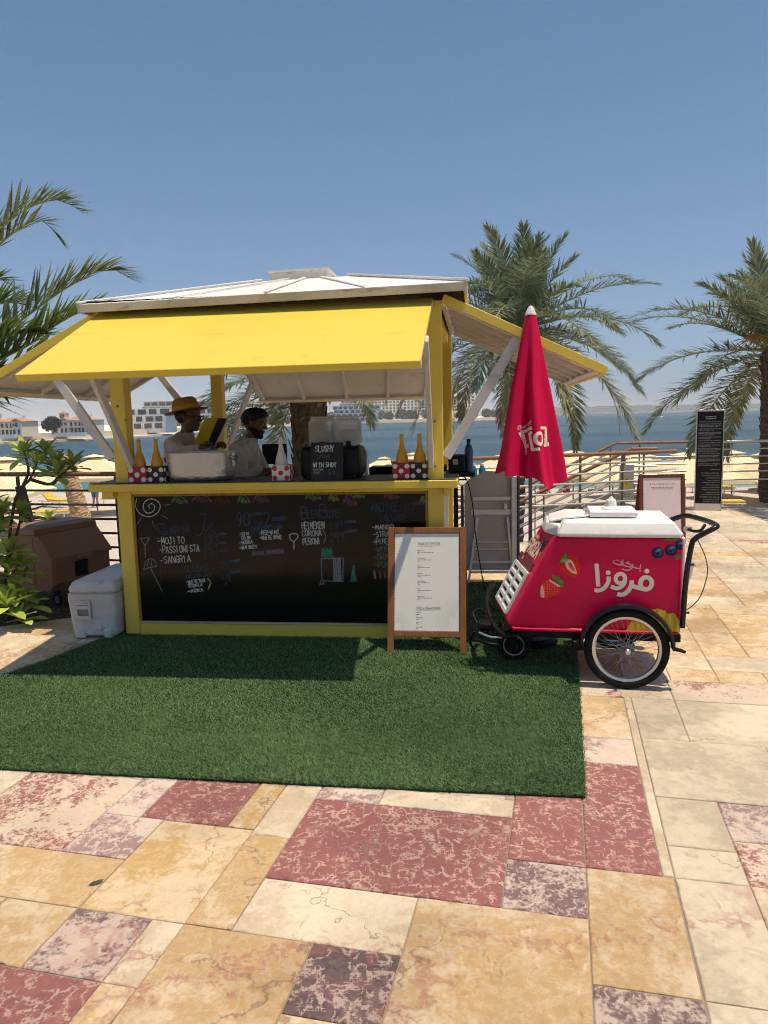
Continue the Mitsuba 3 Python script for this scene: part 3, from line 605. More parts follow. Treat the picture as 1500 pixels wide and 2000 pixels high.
# slush machine with its little board
sm = thing('slush_machine', 'black twin slush machine with two cloudy see-through tanks', 'drink machine')
scene['mat_tank'] = {'type': 'blendbsdf', 'weight': .50, 'a': {'type': 'thindielectric'}, 'b': {'type': 'twosided', 'bsdf': {'type': 'principled', 'base_color': rgb(.42, .38, .32), 'roughness': .3}}}
kpart('base', hullbox((1.59, .22, ZC + .115), (.44, .30, .23), .035), BLACK, sm, smooth=40)
kpart('drip_tray', span((1.42, .045, ZC + .002), (1.78, .075, ZC + .03), .004), BLACK, sm)
kpart('side_pipe', tube(bend([(1.825, .2, ZC + .20), (1.845, .18, ZC + .15), (1.845, .17, ZC + .05), (1.835, .17, ZC + .01)], 4), .012, 8), STEEL, sm, smooth=50)
for u in (1.512, 1.702):
    pro = rounded(-.082, 0, .082, .19, .02).union(Polygon([(-.078, .17), (.078, .17), (.062, .205), (-.062, .205)]))
    tank = kpart('tank', moved(ext(pro, .22), np.array([[1, 0, 0, u], [0, 0, 1, .13], [0, 1, 0, ZC + .228], [0, 0, 0, 1.0]])), 'mat_tank', sm)
    part('lid', span((u - .07, .13, ZC + .434), (u + .07, .35, ZC + .446), .004), GREYTOP, tank, MK)
    part('drum', moved(lathe([(0, 0), (.050, 0), (.050, .20), (0, .20)], 18), MK @ np.array([[1, 0, 0, u], [0, 0, 1, .14], [0, 1, 0, ZC + .30], [0, 0, 0, 1.0]])), GREYTOP, tank)
    part('tap', box((u + .02, .118, ZC + .235), (.035, .03, .06), .006), BLACK, tank, MK)
sg = thing('slushy_sign', 'small black chalk sign for slushy leaning on the slush machine', 'sign')
MS = MK @ frame((1.472, -.035, ZC), (1, 0, 0), (0, .16, 1))
part('panel', moved(ext(rounded(0, 0, .232, .265, .006), .008), MS), BLACKCARD, sg)
def sign_text(t, x, y, w, h, ink, pen=.006): part('lettering', moved(flat(affinity.translate(strokes(written(t, w, h), pen, 2), x, y), .0092), MS), INK[ink], sg)
sign_text('SLUSHY', .035, .20, .13, .042, 'w'); sign_text('20 DHS', .045, .155, .09, .022, 'd', .004); sign_text('WITH SHOT', .018, .092, .165, .03, 'w'); sign_text('WHITE RUM', .02, .066, .07, .014, 'g', .003); sign_text('VODKA', .02, .046, .045, .014, 'g', .003); sign_text('59', .125, .035, .05, .036, 'B', .005)
# behind: laptop, speaker-like boxes and bottles on the rear counter
lp = thing('pos_screen', 'black flat till screen on the rear counter behind the white bottle', 'screen')
kpart('panel', hullbox((.74, 1.70, 1.275), (.24, .03, .19), .012), BLACK, lp); kpart('stand', tube([(.74, 1.72, 1.19), (.74, 1.74, 1.045)], .02, 10), BLACK, lp); kpart('foot', span((.66, 1.66, 1.031), (.82, 1.82, 1.045), .004), BLACK, lp)
rb_ = thing('red_crate', 'dark red crate on the rear counter left of the slush machine', 'crate'); kpart('body', span((1.28, 1.66, 1.031), (1.50, 1.9, 1.185), .008), RED, rb_); kpart('rim', span((1.27, 1.65, 1.186), (1.51, 1.91, 1.205), .006), BLACK, rb_)
bb = thing('black_tray', 'long black tray of odds and ends on the rear counter', 'tray'); kpart('body', hullbox((2.0, 1.80, 1.085), (.72, .26, .105), .012), BLACK, bb); kpart('cloth', hullbox((1.86, 1.70, 1.147), (.13, .07, .02), .008), WHITE, bb)
bx = thing('black_case', 'black appliance behind the right kiosk post', 'appliance'); kpart('body', hullbox((2.455, 1.70, 1.16), (.15, .22, .16), .015), BLACK, bx); kpart('window', box((2.445, 1.588, 1.18), (.045, .004, .05), .001), GREYTOP, bx)
kpart('shelf', span((2.33, 1.55, 1.045), (2.62, 2.0, 1.079), .003), BLACK, bx); kpart('shelf_leg', span((2.42, 1.78, .0), (2.46, 1.82, 1.044), .003), BLACK, bx)
BLUEB = mat('blue_plastic', (0.012, 0.05, 0.12), 0.25, 0.5)
bt = thing('blue_bottle', 'dark blue bottle standing beside the black appliance', 'bottle'); MB_ = MK @ yaw((2.565, 1.70, 1.080), 0)
part('body', lathe([(0, 0), (.038, 0), (.04, .01), (.04, .20), (.03, .235), (.016, .25), (.016, .285), (0, .285)], 16), BLUEB, bt, MB_, smooth=50); part('cap', lathe([(.018, .27), (.019, .30), (0, .30)], 14), BLACK, bt, MB_)

# ================================================================ ICE CREAM CART (local: x along the cart to its handle, y away from the camera, z up)
MC = yaw((1.38, 4.145, 0), -12)
PINK = mat('magenta_wrap', (0.60, 0.002, 0.055), 0.34, 0.16, clearcoat=0.12, clearcoat_gloss=0.85)
DPINK = mat('dark_magenta', (0.16, 0.006, 0.02), 0.3, 0.4)
LIDW = mat('lid_white', worn((0.74, 0.73, 0.71), (0.56, 0.54, 0.50), 5, 0.4), 0.30, 0.5)
GREYIN = mat('vent_white', (0.66, 0.66, 0.65), 0.4, 0.4)
INKC = {k: mat('print_' + k, c, 0.45, 0.10) for k, c in dict(cream=(0.76, 0.64, 0.50), pinkw=(0.66, 0.33, 0.33), straw=(0.72, 0.022, 0.016), strawd=(0.60, 0.09, 0.06), strawl=(0.82, 0.42, 0.34), leaf=(0.08, 0.25, 0.03), leafl=(0.24, 0.34, 0.07), navy=(0.010, 0.018, 0.06), blue=(0.04, 0.075, 0.18), bluel=(0.13, 0.20, 0.36), mango=(0.72, 0.46, 0.03), mangol=(0.80, 0.62, 0.12), mangod=(0.50, 0.26, 0.015), grey=(0.25, 0.25, 0.25), sage=(0.55, 0.60, 0.46), black=(0.02, 0.02, 0.02)).items()}
cart = thing('ice_cream_cart', 'magenta tricycle ice cream cart with white lid, fruit pictures and cream lettering', 'ice cream cart')
def cp(name, mesh, m, parent=cart, **kw): return part(name, mesh, m, parent, MC, **kw)
r_ = .028
def hull_s(pts, r, n=12): return man2tri(m3.Manifold.batch_hull([m3.Manifold.sphere(r, n).translate(list(map(float, p))) for p in pts]))
c1, c2, c3, c4 = V(-.655, .108, .346), V(-.385, .108, .85), V(-.76, .645, .346), V(-.455, .645, .85)
body = cp('body', hull_s([c1, c2, c3, c4, (.283, .108, .346), (.283, .108, .85), (.283, .66, .346), (.283, .66, .85)], r_), PINK, smooth=40)
NF = unit(np.cross(c2 - c1, c3 - c1)); NF = NF if NF[0] < 0 else -NF
FR = MC @ frame(c1 + NF * (r_ + .0006), unit(c1 - c3), c2 - c1)          # front face: x to the near corner, y up the slope
SIDE = MC @ np.array([[1, 0, 0, 0], [0, 0, -1, .0795], [0, 1, 0, 0], [0, 0, 0, 1.0]])
cp('bottom_rim', tube(bend([(-.755, .66, .318), (-.70, .36, .318), (-.652, .10, .318), (-.60, .085, .312), (-.3, .082, .312), (.29, .082, .318)], 5), .010, 8), PINK, smooth=50)
# ---- lid
lid = cp('lid', hull_s([(-.375, .085, .893), (.29, .085, .893), (.29, .67, .893), (-.375, .67, .893), (-.345, .115, .944), (.255, .115, .944), (.255, .64, .944), (-.345, .64, .944)], .018), LIDW, smooth=40)
part('front_lip', hull_s([(-.38, .12, .885), (-.455, .26, .885), (-.47, .44, .885), (-.455, .60, .885), (-.38, .66, .885), (-.38, .14, .925), (-.445, .28, .925), (-.445, .58, .925), (-.38, .64, .925)], .012), LIDW, lid, MC, smooth=40)
part('flap', hull_s([(-.43, .25, .945), (-.33, .22, .972), (-.20, .30, .974), (-.20, .56, .974), (-.33, .60, .972), (-.43, .57, .945)], .005), LIDW, lid, MC, smooth=40)
part('hatch', hull_s([(-.19, .27, .975), (.075, .27, .975), (.075, .57, .975), (-.19, .57, .975), (-.19, .27, .995), (.075, .27, .995), (.075, .57, .995), (-.19, .57, .995)], .006), LIDW, lid, MC, smooth=40)
part('knob', moved(lathe([(0, 0), (.062, 0), (.060, .006), (.040, .014), (.033, .02), (.032, .045), (.026, .058), (.013, .064), (.011, .072), (.006, .076), (0, .076)], 24), MC @ yaw((-.06, .42, 1.002), 0)), LIDW, lid, smooth=50)
for y in (.33, .51): part('hinge', hullbox((-.205, y, .985), (.03, .05, .03), .004), ALU, lid, MC)
# ---- vent in the sloping front
def on(M, dx=0, dy=0, dz=0): N = np.eye(4); N[:3, 3] = dx, dy, dz; return M @ N
VX0, VX1, VY0, VY1 = -.515, -.075, .012, .305
vp = rounded(VX0, VY0, VX1, VY1, .008); holes = []
for r in range(5):
    for x0, x1 in ((VX0 + .028, VX0 + .205), (VX0 + .235, VX1 - .028)):
        y0 = VY0 + .020 + r * (VY1 - VY0 - .03) / 5
        holes.append(Polygon([(x0 + .006, y0), (x1, y0), (x1 - .006, y0 + .036), (x0, y0 + .036)]))
vent = part('vent', moved(ext(vp.difference(unary_union(holes)), .014), on(FR, 0, 0, .001)), GREYIN, cart)
part('backing', moved(ext(vp.buffer(-.01), .0015), FR), BLACK, vent)
for h_ in holes:
    x0, y0, x1, y1 = h_.bounds
    part('slat', moved(hexa([(x0 - .002, y0 - .001, .012), (x1 + .002, y0 - .001, .012), (x0 - .002, y0 + .015, .004), (x1 + .002, y0 + .015, .004), (x0 - .002, y0 + .001, .014), (x1 + .002, y0 + .001, .014)]), on(FR, 0, 0, 0)), GREYIN, vent)
pl = part('plate', moved(ext(rounded(VX0 + .005, .315, VX1 + .005, .372, .01), .004), FR), DPINK, cart)
part('sticker', moved(flat(sbox(VX0 + .11, .335, VX0 + .135, .358), .0045), FR), GREYIN, pl)
def fr_text(name, ls, w, ink, dz=.001): part(name, moved(flat(strokes(ls, w), dz), FR), INKC[ink], cart)
def glyphs(text, x, y, w, h, slant=0.0):
    return [[(x + a + slant * b, y + b) for a, b in l] for l in written(text, w, h, 0, .22)]
fr_text('front_lettering', glyphs('FROZA', -.44, .40, .33, .085, .1), .021, 'cream'); fr_text('front_lettering', glyphs('BARAKAT', -.41, .505, .15, .02), .005, 'cream')
for x, y in ((-.10, .50), (-.055, .515), (-.07, .475)):
    part('blueberry', moved(flat(Point(x, y).buffer(.022), .001), FR), INKC['navy'], cart); part('blueberry', moved(flat(Point(x + .004, y + .006).buffer(.010), .0016), FR), INKC['blue'], cart)
part('leaf_print', moved(flat(Point(-.055, .44).buffer(.014), .001), FR), INKC['leafl'], cart)
# ---- side pictures and lettering
def sd(name, shape, ink, lvl=0):
    if shape.area > 1e-7: part(name, moved(flat(shape, .0006 + .0006 * lvl), SIDE), INKC[ink], cart)
def P2(px, py): d = px - 1090; return (-.386 + d * .00293 - d * d * 1.55e-7, .781 - (py - 1080) * .00306 + d * 3.1e-5)
def poly(pts, ox, oy, s, sm=True):
    q = [P2(ox + x / s, oy + y / s) for x, y in pts]
    return Polygon(bend(q + q[:1], 5)[:-1] if sm else q).buffer(0)
S1 = (1040, 1060, 12.5)
whole = poly([(280, 930), (400, 870), (540, 960), (690, 1040), (705, 1140), (640, 1270), (500, 1330), (320, 1400), (220, 1370), (185, 1230), (210, 1070)], *S1)
sd('strawberry', whole, 'straw'); sd('strawberry', poly([(215, 1060), (250, 1050), (280, 1180), (290, 1340), (215, 1340), (195, 1220)], *S1), 'strawl', 1)
sd('strawberry', poly([(420, 900), (520, 960), (670, 1050), (640, 1090), (520, 1010), (420, 950)], *S1), 'strawl', 1)
seeds = [Point(*P2(1040 + x / 12.5, 1060 + y / 12.5)).buffer(.0028, quad_segs=2) for x in range(240, 700, 62) for y in range(900, 1380, 60)]
sd('strawberry_seeds', unary_union([s for s in seeds if whole.buffer(-.008).contains(s)]), 'strawl', 2)
sd('strawberry_leaf', poly([(470, 800), (500, 880), (560, 930), (650, 990), (700, 1080), (780, 1100), (740, 1020), (770, 950), (700, 900), (620, 800), (590, 860), (530, 800)], *S1, False), 'leaf', 1)
half = poly([(680, 620), (760, 740), (900, 820), (1050, 855), (1150, 760), (1150, 560), (1100, 370), (980, 290), (860, 320), (780, 430), (690, 540)], *S1)
sd('strawberry_half', half, 'straw'); sd('strawberry_half', poly([(790, 500), (860, 640), (980, 745), (1085, 755), (1060, 640), (960, 430), (860, 420)], *S1), 'strawl', 1); sd('strawberry_half', poly([(870, 510), (920, 610), (1010, 690), (1040, 680), (1000, 590), (940, 480)], *S1), 'strawd', 2)
sd('strawberry_leaf', poly([(650, 520), (690, 420), (740, 330), (820, 255), (850, 350), (920, 270), (850, 440), (800, 480), (720, 480)], *S1, False), 'leaf', 3); sd('strawberry_leaf', poly([(690, 450), (760, 390), (840, 400), (820, 470), (740, 475)], *S1), 'leafl', 4)
for x, y, r in ((1282, 1079, .033), (1307, 1074, .033), (1325, 1064, .029)):
    c = Point(*P2(x, y)); lim = sbox(-1, .3, .302, .868)
    sd('blueberry', c.buffer(r).intersection(lim), 'navy'); sd('blueberry', affinity.translate(c.buffer(r * .74), .003, r * .14).intersection(lim), 'blue', 1)
    sd('blueberry', affinity.translate(affinity.rotate(affinity.scale(c.buffer(r * .42), 1.2, .6), 30), .004, r * .42).intersection(lim), 'bluel', 2); sd('blueberry', affinity.translate(c.buffer(r * .27), -.002, -.004).intersection(lim), 'navy', 3)
def leafp(x0, y0, x1, y1, w): 
    a, b = V(*P2(x0, y0)), V(*P2(x1, y1)); n = V(-(b - a)[1], (b - a)[0]); n = unit(n) * w
    q = [a, a + (b - a) * .3 + n, a + (b - a) * .65 + n * .8, b, a + (b - a) * .6 - n * .7, a + (b - a) * .25 - n * .6]; return Polygon(bend(q + q[:1], 4)[:-1])
sd('leaf_print', leafp(1315, 1092, 1333, 1082, .012).intersection(sbox(-1, 0, .302, 1)), 'leaf'); sd('leaf_print', leafp(1288, 1054, 1325, 1055, .006), 'leaf')
mg = [(1222, 1234), (1232, 1215), (1248, 1205), (1262, 1196), (1272, 1189), (1284, 1186), (1299, 1190), (1302, 1196), (1316, 1194), (1326, 1208), (1330, 1222), (1330, 1237)]
sd('mango', Polygon([P2(*q) for q in mg]).intersection(sbox(-1, .322, .303, 1)), 'mango')
for q in ([(1283, 1188), (1280, 1210), (1284, 1232)], [(1301, 1194), (1297, 1215), (1300, 1234)], [(1315, 1196), (1318, 1215), (1316, 1234)], [(1262, 1198), (1265, 1230)], [(1250, 1206), (1255, 1232)], [(1240, 1212), (1245, 1233)]): sd('mango', strokes([[P2(*p) for p in q]], .005), 'mangod', 1)
for q in ([(1290, 1192), (1289, 1225)], [(1308, 1198), (1308, 1228)], [(1272, 1196), (1273, 1228)], [(1324, 1210), (1325, 1230)]): sd('mango', strokes([[P2(*p) for p in q]], .012), 'mangol', 1)
sd('mango', strokes([[P2(1224, 1234), P2(1329, 1236)]], .012).intersection(sbox(-1, .322, .303, 1)), 'mangol', 2)
def AZ(X, Y): return (-.211 + X / 1500 * .425, .785 - Y / 1000 * .303 + X / 1500 * .010)
def arab(ls, w, ink='cream', cap=None): sd('lettering', unary_union([LineString([AZ(*p) for p in l]).buffer(w / 2, cap_style='flat' if cap else 'round', quad_segs=4) for l in ls]), ink)
ring = lambda x, y, rx, ry: [(x + rx * math.cos(t), y + ry * math.sin(t)) for t in np.linspace(0, 2 * np.pi, 33)]
arab([[(157, 215), (196, 665)]], .0235, cap=1)
arab([bend([(402, 470), (396, 560), (355, 650), (290, 715), (205, 745), (120, 735)], 5)], .0235, cap=1)
arab([ring(632, 510, 92, 92), bend([(724, 510), (705, 610), (640, 680), (550, 700), (445, 665)], 5)], .0235, cap=1)
arab([bend([(855, 545), (848, 640), (800, 735), (725, 805), (650, 830), (575, 810)], 5), bend([(855, 655), (990, 690), (1140, 725)], 4), ring(1135, 602, 112, 118)], .0255, cap=1)
sd('lettering', unary_union([Point(*AZ(390, 395)).buffer(.0138), Point(*AZ(1145, 365)).buffer(.0140)]), 'cream')
arab([bend([(495, 160), (500, 205), (560, 228), (632, 248), (645, 175)], 3), [(675, 148), (672, 252), (760, 272), (828, 288)], bend([(828, 288), (836, 250), (795, 222), (738, 205)], 3), [(738, 205), (790, 185)], bend([(868, 232), (862, 290), (815, 335), (740, 348), (668, 325)], 4), [(865, 288), (940, 306), (1012, 322), (1022, 240)]], .0068, 'pinkw')
sd('lettering', unary_union([Point(*AZ(x, y)).buffer(.0045) for x, y in ((562, 150), (600, 157), (1015, 360))]), 'pinkw')
# ---- chassis, wheels, fender, handle
for y in (.12, .64): cp('chassis_rail', span((-.60, y - .02, .258), (.312, y + .02, .304), .004), BLACK)
cp('chassis_cross', span((.275, .15, .262), (.31, .61, .302), .004), BLACK); cp('chassis_cross', span((-.60, .15, .262), (-.56, .61, .302), .004), BLACK)
cp('bumper', tube(bend([(-.80, .66, .46), (-.835, .50, .40), (-.80, .30, .31), (-.72, .13, .26), (-.62, .09, .262)], 6), .017, 10), BLACK, smooth=50)
def wheel(name, y0, R_, tr, spokes, hub=True):
    M = MC @ np.array([[1, 0, 0, 0], [0, 0, 1, y0], [0, -1, 0, R_ + tr], [0, 0, 0, 1.0]])   # local z -> axle
    w = part(name, moved(torus(R_, tr), M), RUBBER, cart, smooth=60)
    part('rim', moved(lathe([(R_ - tr * .75, -.014), (R_ - tr * .75, .014), (R_ - tr * 1.40, .010), (R_ - tr * 1.62, .0), (R_ - tr * 1.40, -.010), (R_ - tr * .75, -.014)], 56), M), ALU, w, smooth=40)
    sp = []
    for k in range(spokes):
        a = 2 * np.pi * k / spokes; s = -1 if k % 2 else 1; tang = (1 if (k // 2) % 2 else -1) * .62
        sp.append(tube([((R_ - tr * 1.5) * math.cos(a), (R_ - tr * 1.5) * math.sin(a), .0), (.021 * math.cos(a + tang * 2), .021 * math.sin(a + tang * 2), s * .026)], .0011, 4))
    if spokes: part('spokes', moved(join(sp), M), SPOKE, w, kind='stuff')
    part('hub', moved(lathe([(0, -.06), (.008, -.06), (.008, -.035), (.028, -.034), (.028, -.026), (.016, -.022), (.016, .022), (.026, .026), (.026, .034), (.008, .035), (.008, .06), (0, .06)], 20), M), DSTEEL, w, smooth=30)
    part('hub_nut', moved(lathe([(0, -.075), (.012, -.074), (.018, -.066), (.019, -.058), (0, -.058)], 16), M), ALU, w)
    part('brake_disc', moved(ext(Point(0, 0).buffer(.052).difference(unary_union([Point(.038 * math.cos(a), .038 * math.sin(a)).buffer(.008) for a in np.arange(8) * np.pi / 4] + [Point(0, 0).buffer(.022)])), .002), M @ np.array([[1, 0, 0, 0], [0, 1, 0, 0], [0, 0, 1, .036], [0, 0, 0, 1.0]])), DSTEEL, w)
    return w
def torus(R_, r, n=56, m=12):
    t = np.arange(n) / n * 2 * np.pi; p = np.arange(m) / m * 2 * np.pi
    v = np.stack([np.outer(np.cos(t), R_ + r * np.cos(p)), np.outer(np.sin(t), R_ + r * np.cos(p)), np.outer(np.ones(n), r * .95 * np.sin(p))], -1).reshape(-1, 3); f = []
    for i in range(n):
        for j in range(m):
            a, b, c, d = i * m + j, ((i + 1) % n) * m + j, ((i + 1) % n) * m + (j + 1) % m, i * m + (j + 1) % m
            f += [[a, b, c], [a, c, d]]
    return trimesh.Trimesh(v, f, process=False)
wheel('wheel', 0, .2135, .0255, 36); wheel('wheel', .78, .2135, .0255, 36)
cp('axle', tube([(0, .06, .239), (0, .72, .239)], .013, 8), BLACK); cp('axle_block', span((-.03, .09, .215), (.03, .15, .257), .004), BLACK); cp('axle_block', span((-.03, .62, .215), (.03, .68, .257), .004), BLACK)
def fender(y0, y1, R_):
    t = np.radians(np.linspace(176, 2, 30)); o = []
    for a in t:
        cs = [(y0, -.016), (y0 + .008, .0), ((y0 + y1) / 2, .006), (y1 - .008, .0), (y1, -.016), (y1 - .006, -.016), ((y0 + y1) / 2, .0), (y0 + .006, -.016)]
        o.append([((R_ + d) * math.cos(a), y, .239 + (R_ + d) * math.sin(a)) for y, d in cs])
    v = np.array(o).reshape(-1, 3); n = 8; f = []
    for i in range(len(t) - 1):
        for j in range(n):
            q = (j + 1) % n; f += [[i * n + j, (i + 1) * n + j, (i + 1) * n + q], [i * n + j, (i + 1) * n + q, i * n + q]]
    for s in (0, len(t) - 1): f += [[s * n, s * n + k, s * n + k + 1] for k in range(1, n - 1)]
    return trimesh.Trimesh(v, f, process=False)
cp('fender', fender(-.042, .046, .264), BLACKGLOSS, smooth=40); cp('fender', fender(.734, .822, .264), BLACKGLOSS, smooth=40)
cp('fender_stay', beam((.262, .0, .250), (.315, .02, .232), .05, .016), BLACK); cp('fender_stay', beam((-.268, .02, .243), (-.25, .10, .27), .03, .014), BLACK); cp('fender_bracket', span((-.30, .05, .20), (-.235, .13, .258), .006), BLACK)
fw = [(-.655, .42, .105)]
def small_wheel(x, y):
    M = MC @ np.array([[1, 0, 0, x], [0, 0, 1, y], [0, -1, 0, .108], [0, 0, 0, 1.0]])
    w = part('front_wheel', moved(torus(.088, .020, 40, 10), M), RUBBER, cart, smooth=60); part('rim', moved(torus(.066, .006, 36, 6), M), STEEL, w, smooth=60); part('hub', moved(lathe([(0, -.03), (.03, -.03), (.03, .03), (0, .03)], 16), M), BLACK, w)
    part('disc', moved(lathe([(.028, -.004), (.06, -.003), (.06, .003), (.028, .004)], 24), M), BLACK, w)
small_wheel(-.655, .40)
cp('fork', span((-.67, .345, .10), (-.64, .36, .258), .003), BLACK); cp('fork', span((-.67, .44, .10), (-.64, .455, .258), .003), BLACK)
cp('brake_box', hullbox((-.79, .30, .235), (.15, .20, .05), .012), BLACK, smooth=40); cp('brake_box', hullbox((-.83, .25, .285), (.08, .12, .04), .01), BLACK, smooth=40)
cp('brake_lever', tube(bend([(-.87, .20, .30), (-.905, .26, .345), (-.87, .33, .36), (-.83, .34, .33)], 5), .009, 8), BLACK, smooth=50); cp('brake_lever', tube(bend([(-.86, .18, .25), (-.78, .14, .235), (-.70, .14, .24)], 5), .008, 8), STEEL, smooth=50)
cp('brake_lever', tube(bend([(-.88, .17, .205), (-.80, .12, .20), (-.73, .13, .19)], 5), .010, 8), BLACK, smooth=50); cp('brake_lever', tube(bend([(-.90, .30, .22), (-.93, .32, .15), (-.91, .33, .10)], 5), .009, 8), BLACK, smooth=50)
H_ = [(.311, .06, .36), (.322, .05, .649), (.346, .05, .84), (.365, .052, .878), (.41, .055, .908), (.47, .07, .938), (.487, .11, .946), (.474, .26, .948), (.42, .42, .952), (.385, .47, .952), (.34, .50, .935), (.24, .52, .89), (.20, .53, .87)]
cp('handle', tube(bend(H_, 6), .0155, 12), BLACKGLOSS, smooth=50)
cp('brake_grip', tube(bend([(.455, .25, .93), (.43, .23, .90), (.40, .25, .89), (.37, .29, .895)], 5), .009, 8), BLACK, smooth=50); cp('brake_clamp', hullbox((.37, .30, .895), (.045, .03, .03), .006), STEEL)
cp('brake_cable', tube(bend([(.37, .055, .886), (.398, .05, .83), (.425, .05, .76), (.434, .05, .68), (.408, .05, .565), (.37, .055, .50), (.322, .07, .452)], 6), .0030, 6), BLACK)
for z in (.73, .45): cp('handle_bolt', tube([(.318 + (z - .45) * .06, .05, z), (.345 + (z - .45) * .06, .05, z)], .006, 8), BLACK)
cp('rear_panel', hullbox((.318, .38, .77), (.022, .50, .20), .006), LIDW, smooth=40)
tr_ = cp('rear_bin', hull_s([(.325, .26, .46), (.345, .26, .46), (.325, .26, .68), (.395, .26, .68), (.325, .52, .46), (.345, .52, .46), (.325, .52, .68), (.395, .52, .68)], .008), GREYTOP if False else LIDW, smooth=40)
part('bin_lid', hull_s([(.325, .25, .71), (.405, .25, .685), (.325, .53, .71), (.405, .53, .685)], .008), LIDW, tr_, MC, smooth=40)

# ================================================================ CLOSED PARASOL
scene['mat_parasol'] = {'type': 'twosided', 'bsdf': {'type': 'principled', 'base_color': rgb(.56, .002, .052), 'roughness': .5, 'sheen': .15, 'specular': .15}}
par = thing('closed_parasol', 'closed magenta parasol with white tip and white lettering behind the ice cream cart', 'parasol')
MP = MC @ yaw((-.556, .80, 1.6 * (1 - 1.0776)), 0) @ np.diag([1.0776, 1.0776, 1.0776, 1.0])
def par_r(t, z):
    """Radius of the folded cloth at angle t (0 = right, -90 = viewer), height z."""
    s = (2.205 - z) / (2.205 - 1.18); s = np.clip(s, 0, 1.05)
    base = .030 + .164 * s ** .92
    ph = 6 * t + 1.1 * np.sin(3.1 * s) + .6
    fold = .75 * np.cos(ph) + .35 * np.cos(2 * ph + .8) + .18 * np.cos(13 * t + 4 * s)
    deep = np.exp(-((t + np.pi / 2 + .32) / .20) ** 2) * .85
    return base * (1 + .19 * np.minimum(1, s * 2.2) * fold - .48 * deep * np.minimum(1, s * 1.6))
def par_mesh():
    n, k = 160, 44; t = np.linspace(-np.pi, np.pi, n, endpoint=False); v = []
    for i in range(k + 1):
        s = i / k
        zb = 1.207 + .014 * np.cos(5 * t + 1) + .010 * np.cos(9 * t) + .030 * np.exp(-((t + np.pi / 2 - .5) / .5) ** 2) * -1 + .035 * np.cos(t + np.pi)
        z = 2.205 + (zb - 2.205) * s
        r = par_r(t, z); v.append(np.c_[np.cos(t) * r, np.sin(t) * r, z])
    v = np.vstack(v); f = []
    for i in range(k):
        for j in range(n):
            q = (j + 1) % n; f += [[i * n + j, (i + 1) * n + q, i * n + q], [i * n + j, (i + 1) * n + j, (i + 1) * n + q]]
    return trimesh.Trimesh(v, f, process=False)
cl = part('cloth', par_mesh(), 'mat_parasol', par, MP, smooth=True)
part('tip', moved(lathe([(.034, 2.196), (.035, 2.203), (.022, 2.235), (.010, 2.252), (0, 2.256)], 20), MP), LIDW, par, smooth=40)
part('pole', tube([(0, 0, .20), (0, 0, 2.19)], .0125, 10), DSTEEL, par, MP, smooth=50); part('base', moved(lathe([(0, 0), (.19, 0), (.19, .03), (.17, .05), (.03, .06), (.025, .20), (0, .20)], 28), MC @ yaw((-.556, .80, .021), 0)), BLACK, par, smooth=40); part('rib', join([tube([(.02 * math.cos(a), .02 * math.sin(a), 2.15), (.10 * math.cos(a), .10 * math.sin(a), 1.22)], .004, 5) for a in np.arange(6) * np.pi / 3]), DSTEEL, par, MP, kind='stuff')
def wrap(shape):
    m = flat(shape); m = trimesh.Trimesh(*trimesh.remesh.subdivide_to_size(m.vertices, m.faces, .008), process=False)
    x, z = m.vertices[:, 0], m.vertices[:, 1]; t = -np.pi / 2 + x / .155
    r = par_r(t, z) + .0022; return trimesh.Trimesh(np.c_[np.cos(t) * r, np.sin(t) * r, z], m.faces, process=False)
def PZ(X, Y): return ((X - 560) * .000262 + .012, 1.19 + (115 - 31.6 - (Y / 13.6 - 31.6) * 1.10) * .0031)
for ls, w in (([[(222, 280), (378, 830)], [(222, 280), (552, 180)], [(330, 640), (470, 608)]], .019), ([[(492, 300), (572, 735)], [(572, 700), (690, 680)], [(492, 310), (560, 290)]], .018), ([ring(712, 432, 98, 130)], .020), ([[(752, 178), (975, 190)], [(968, 180), (905, 600)], [(860, 620), (1045, 560)]], .018), ([[(1065, 590), (1080, 650)]], .008)):
    part('lettering', wrap(unary_union([LineString([PZ(*p) for p in l]).buffer(w / 2, cap_style='flat') for l in ls])), INKC['pinkw' if w < .01 else 'cream'], cl, MP)
bl = [[(180 + a, 215 - a * .36 - b) for a, b in [(x * 1.0, y) for x, y in l]] for l in written('Barakat', 370, 92, 0, .2)]
part('lettering', wrap(strokes([[PZ(*p) for p in l] for l in bl], .0048)), INKC['pinkw'], cl, MP)

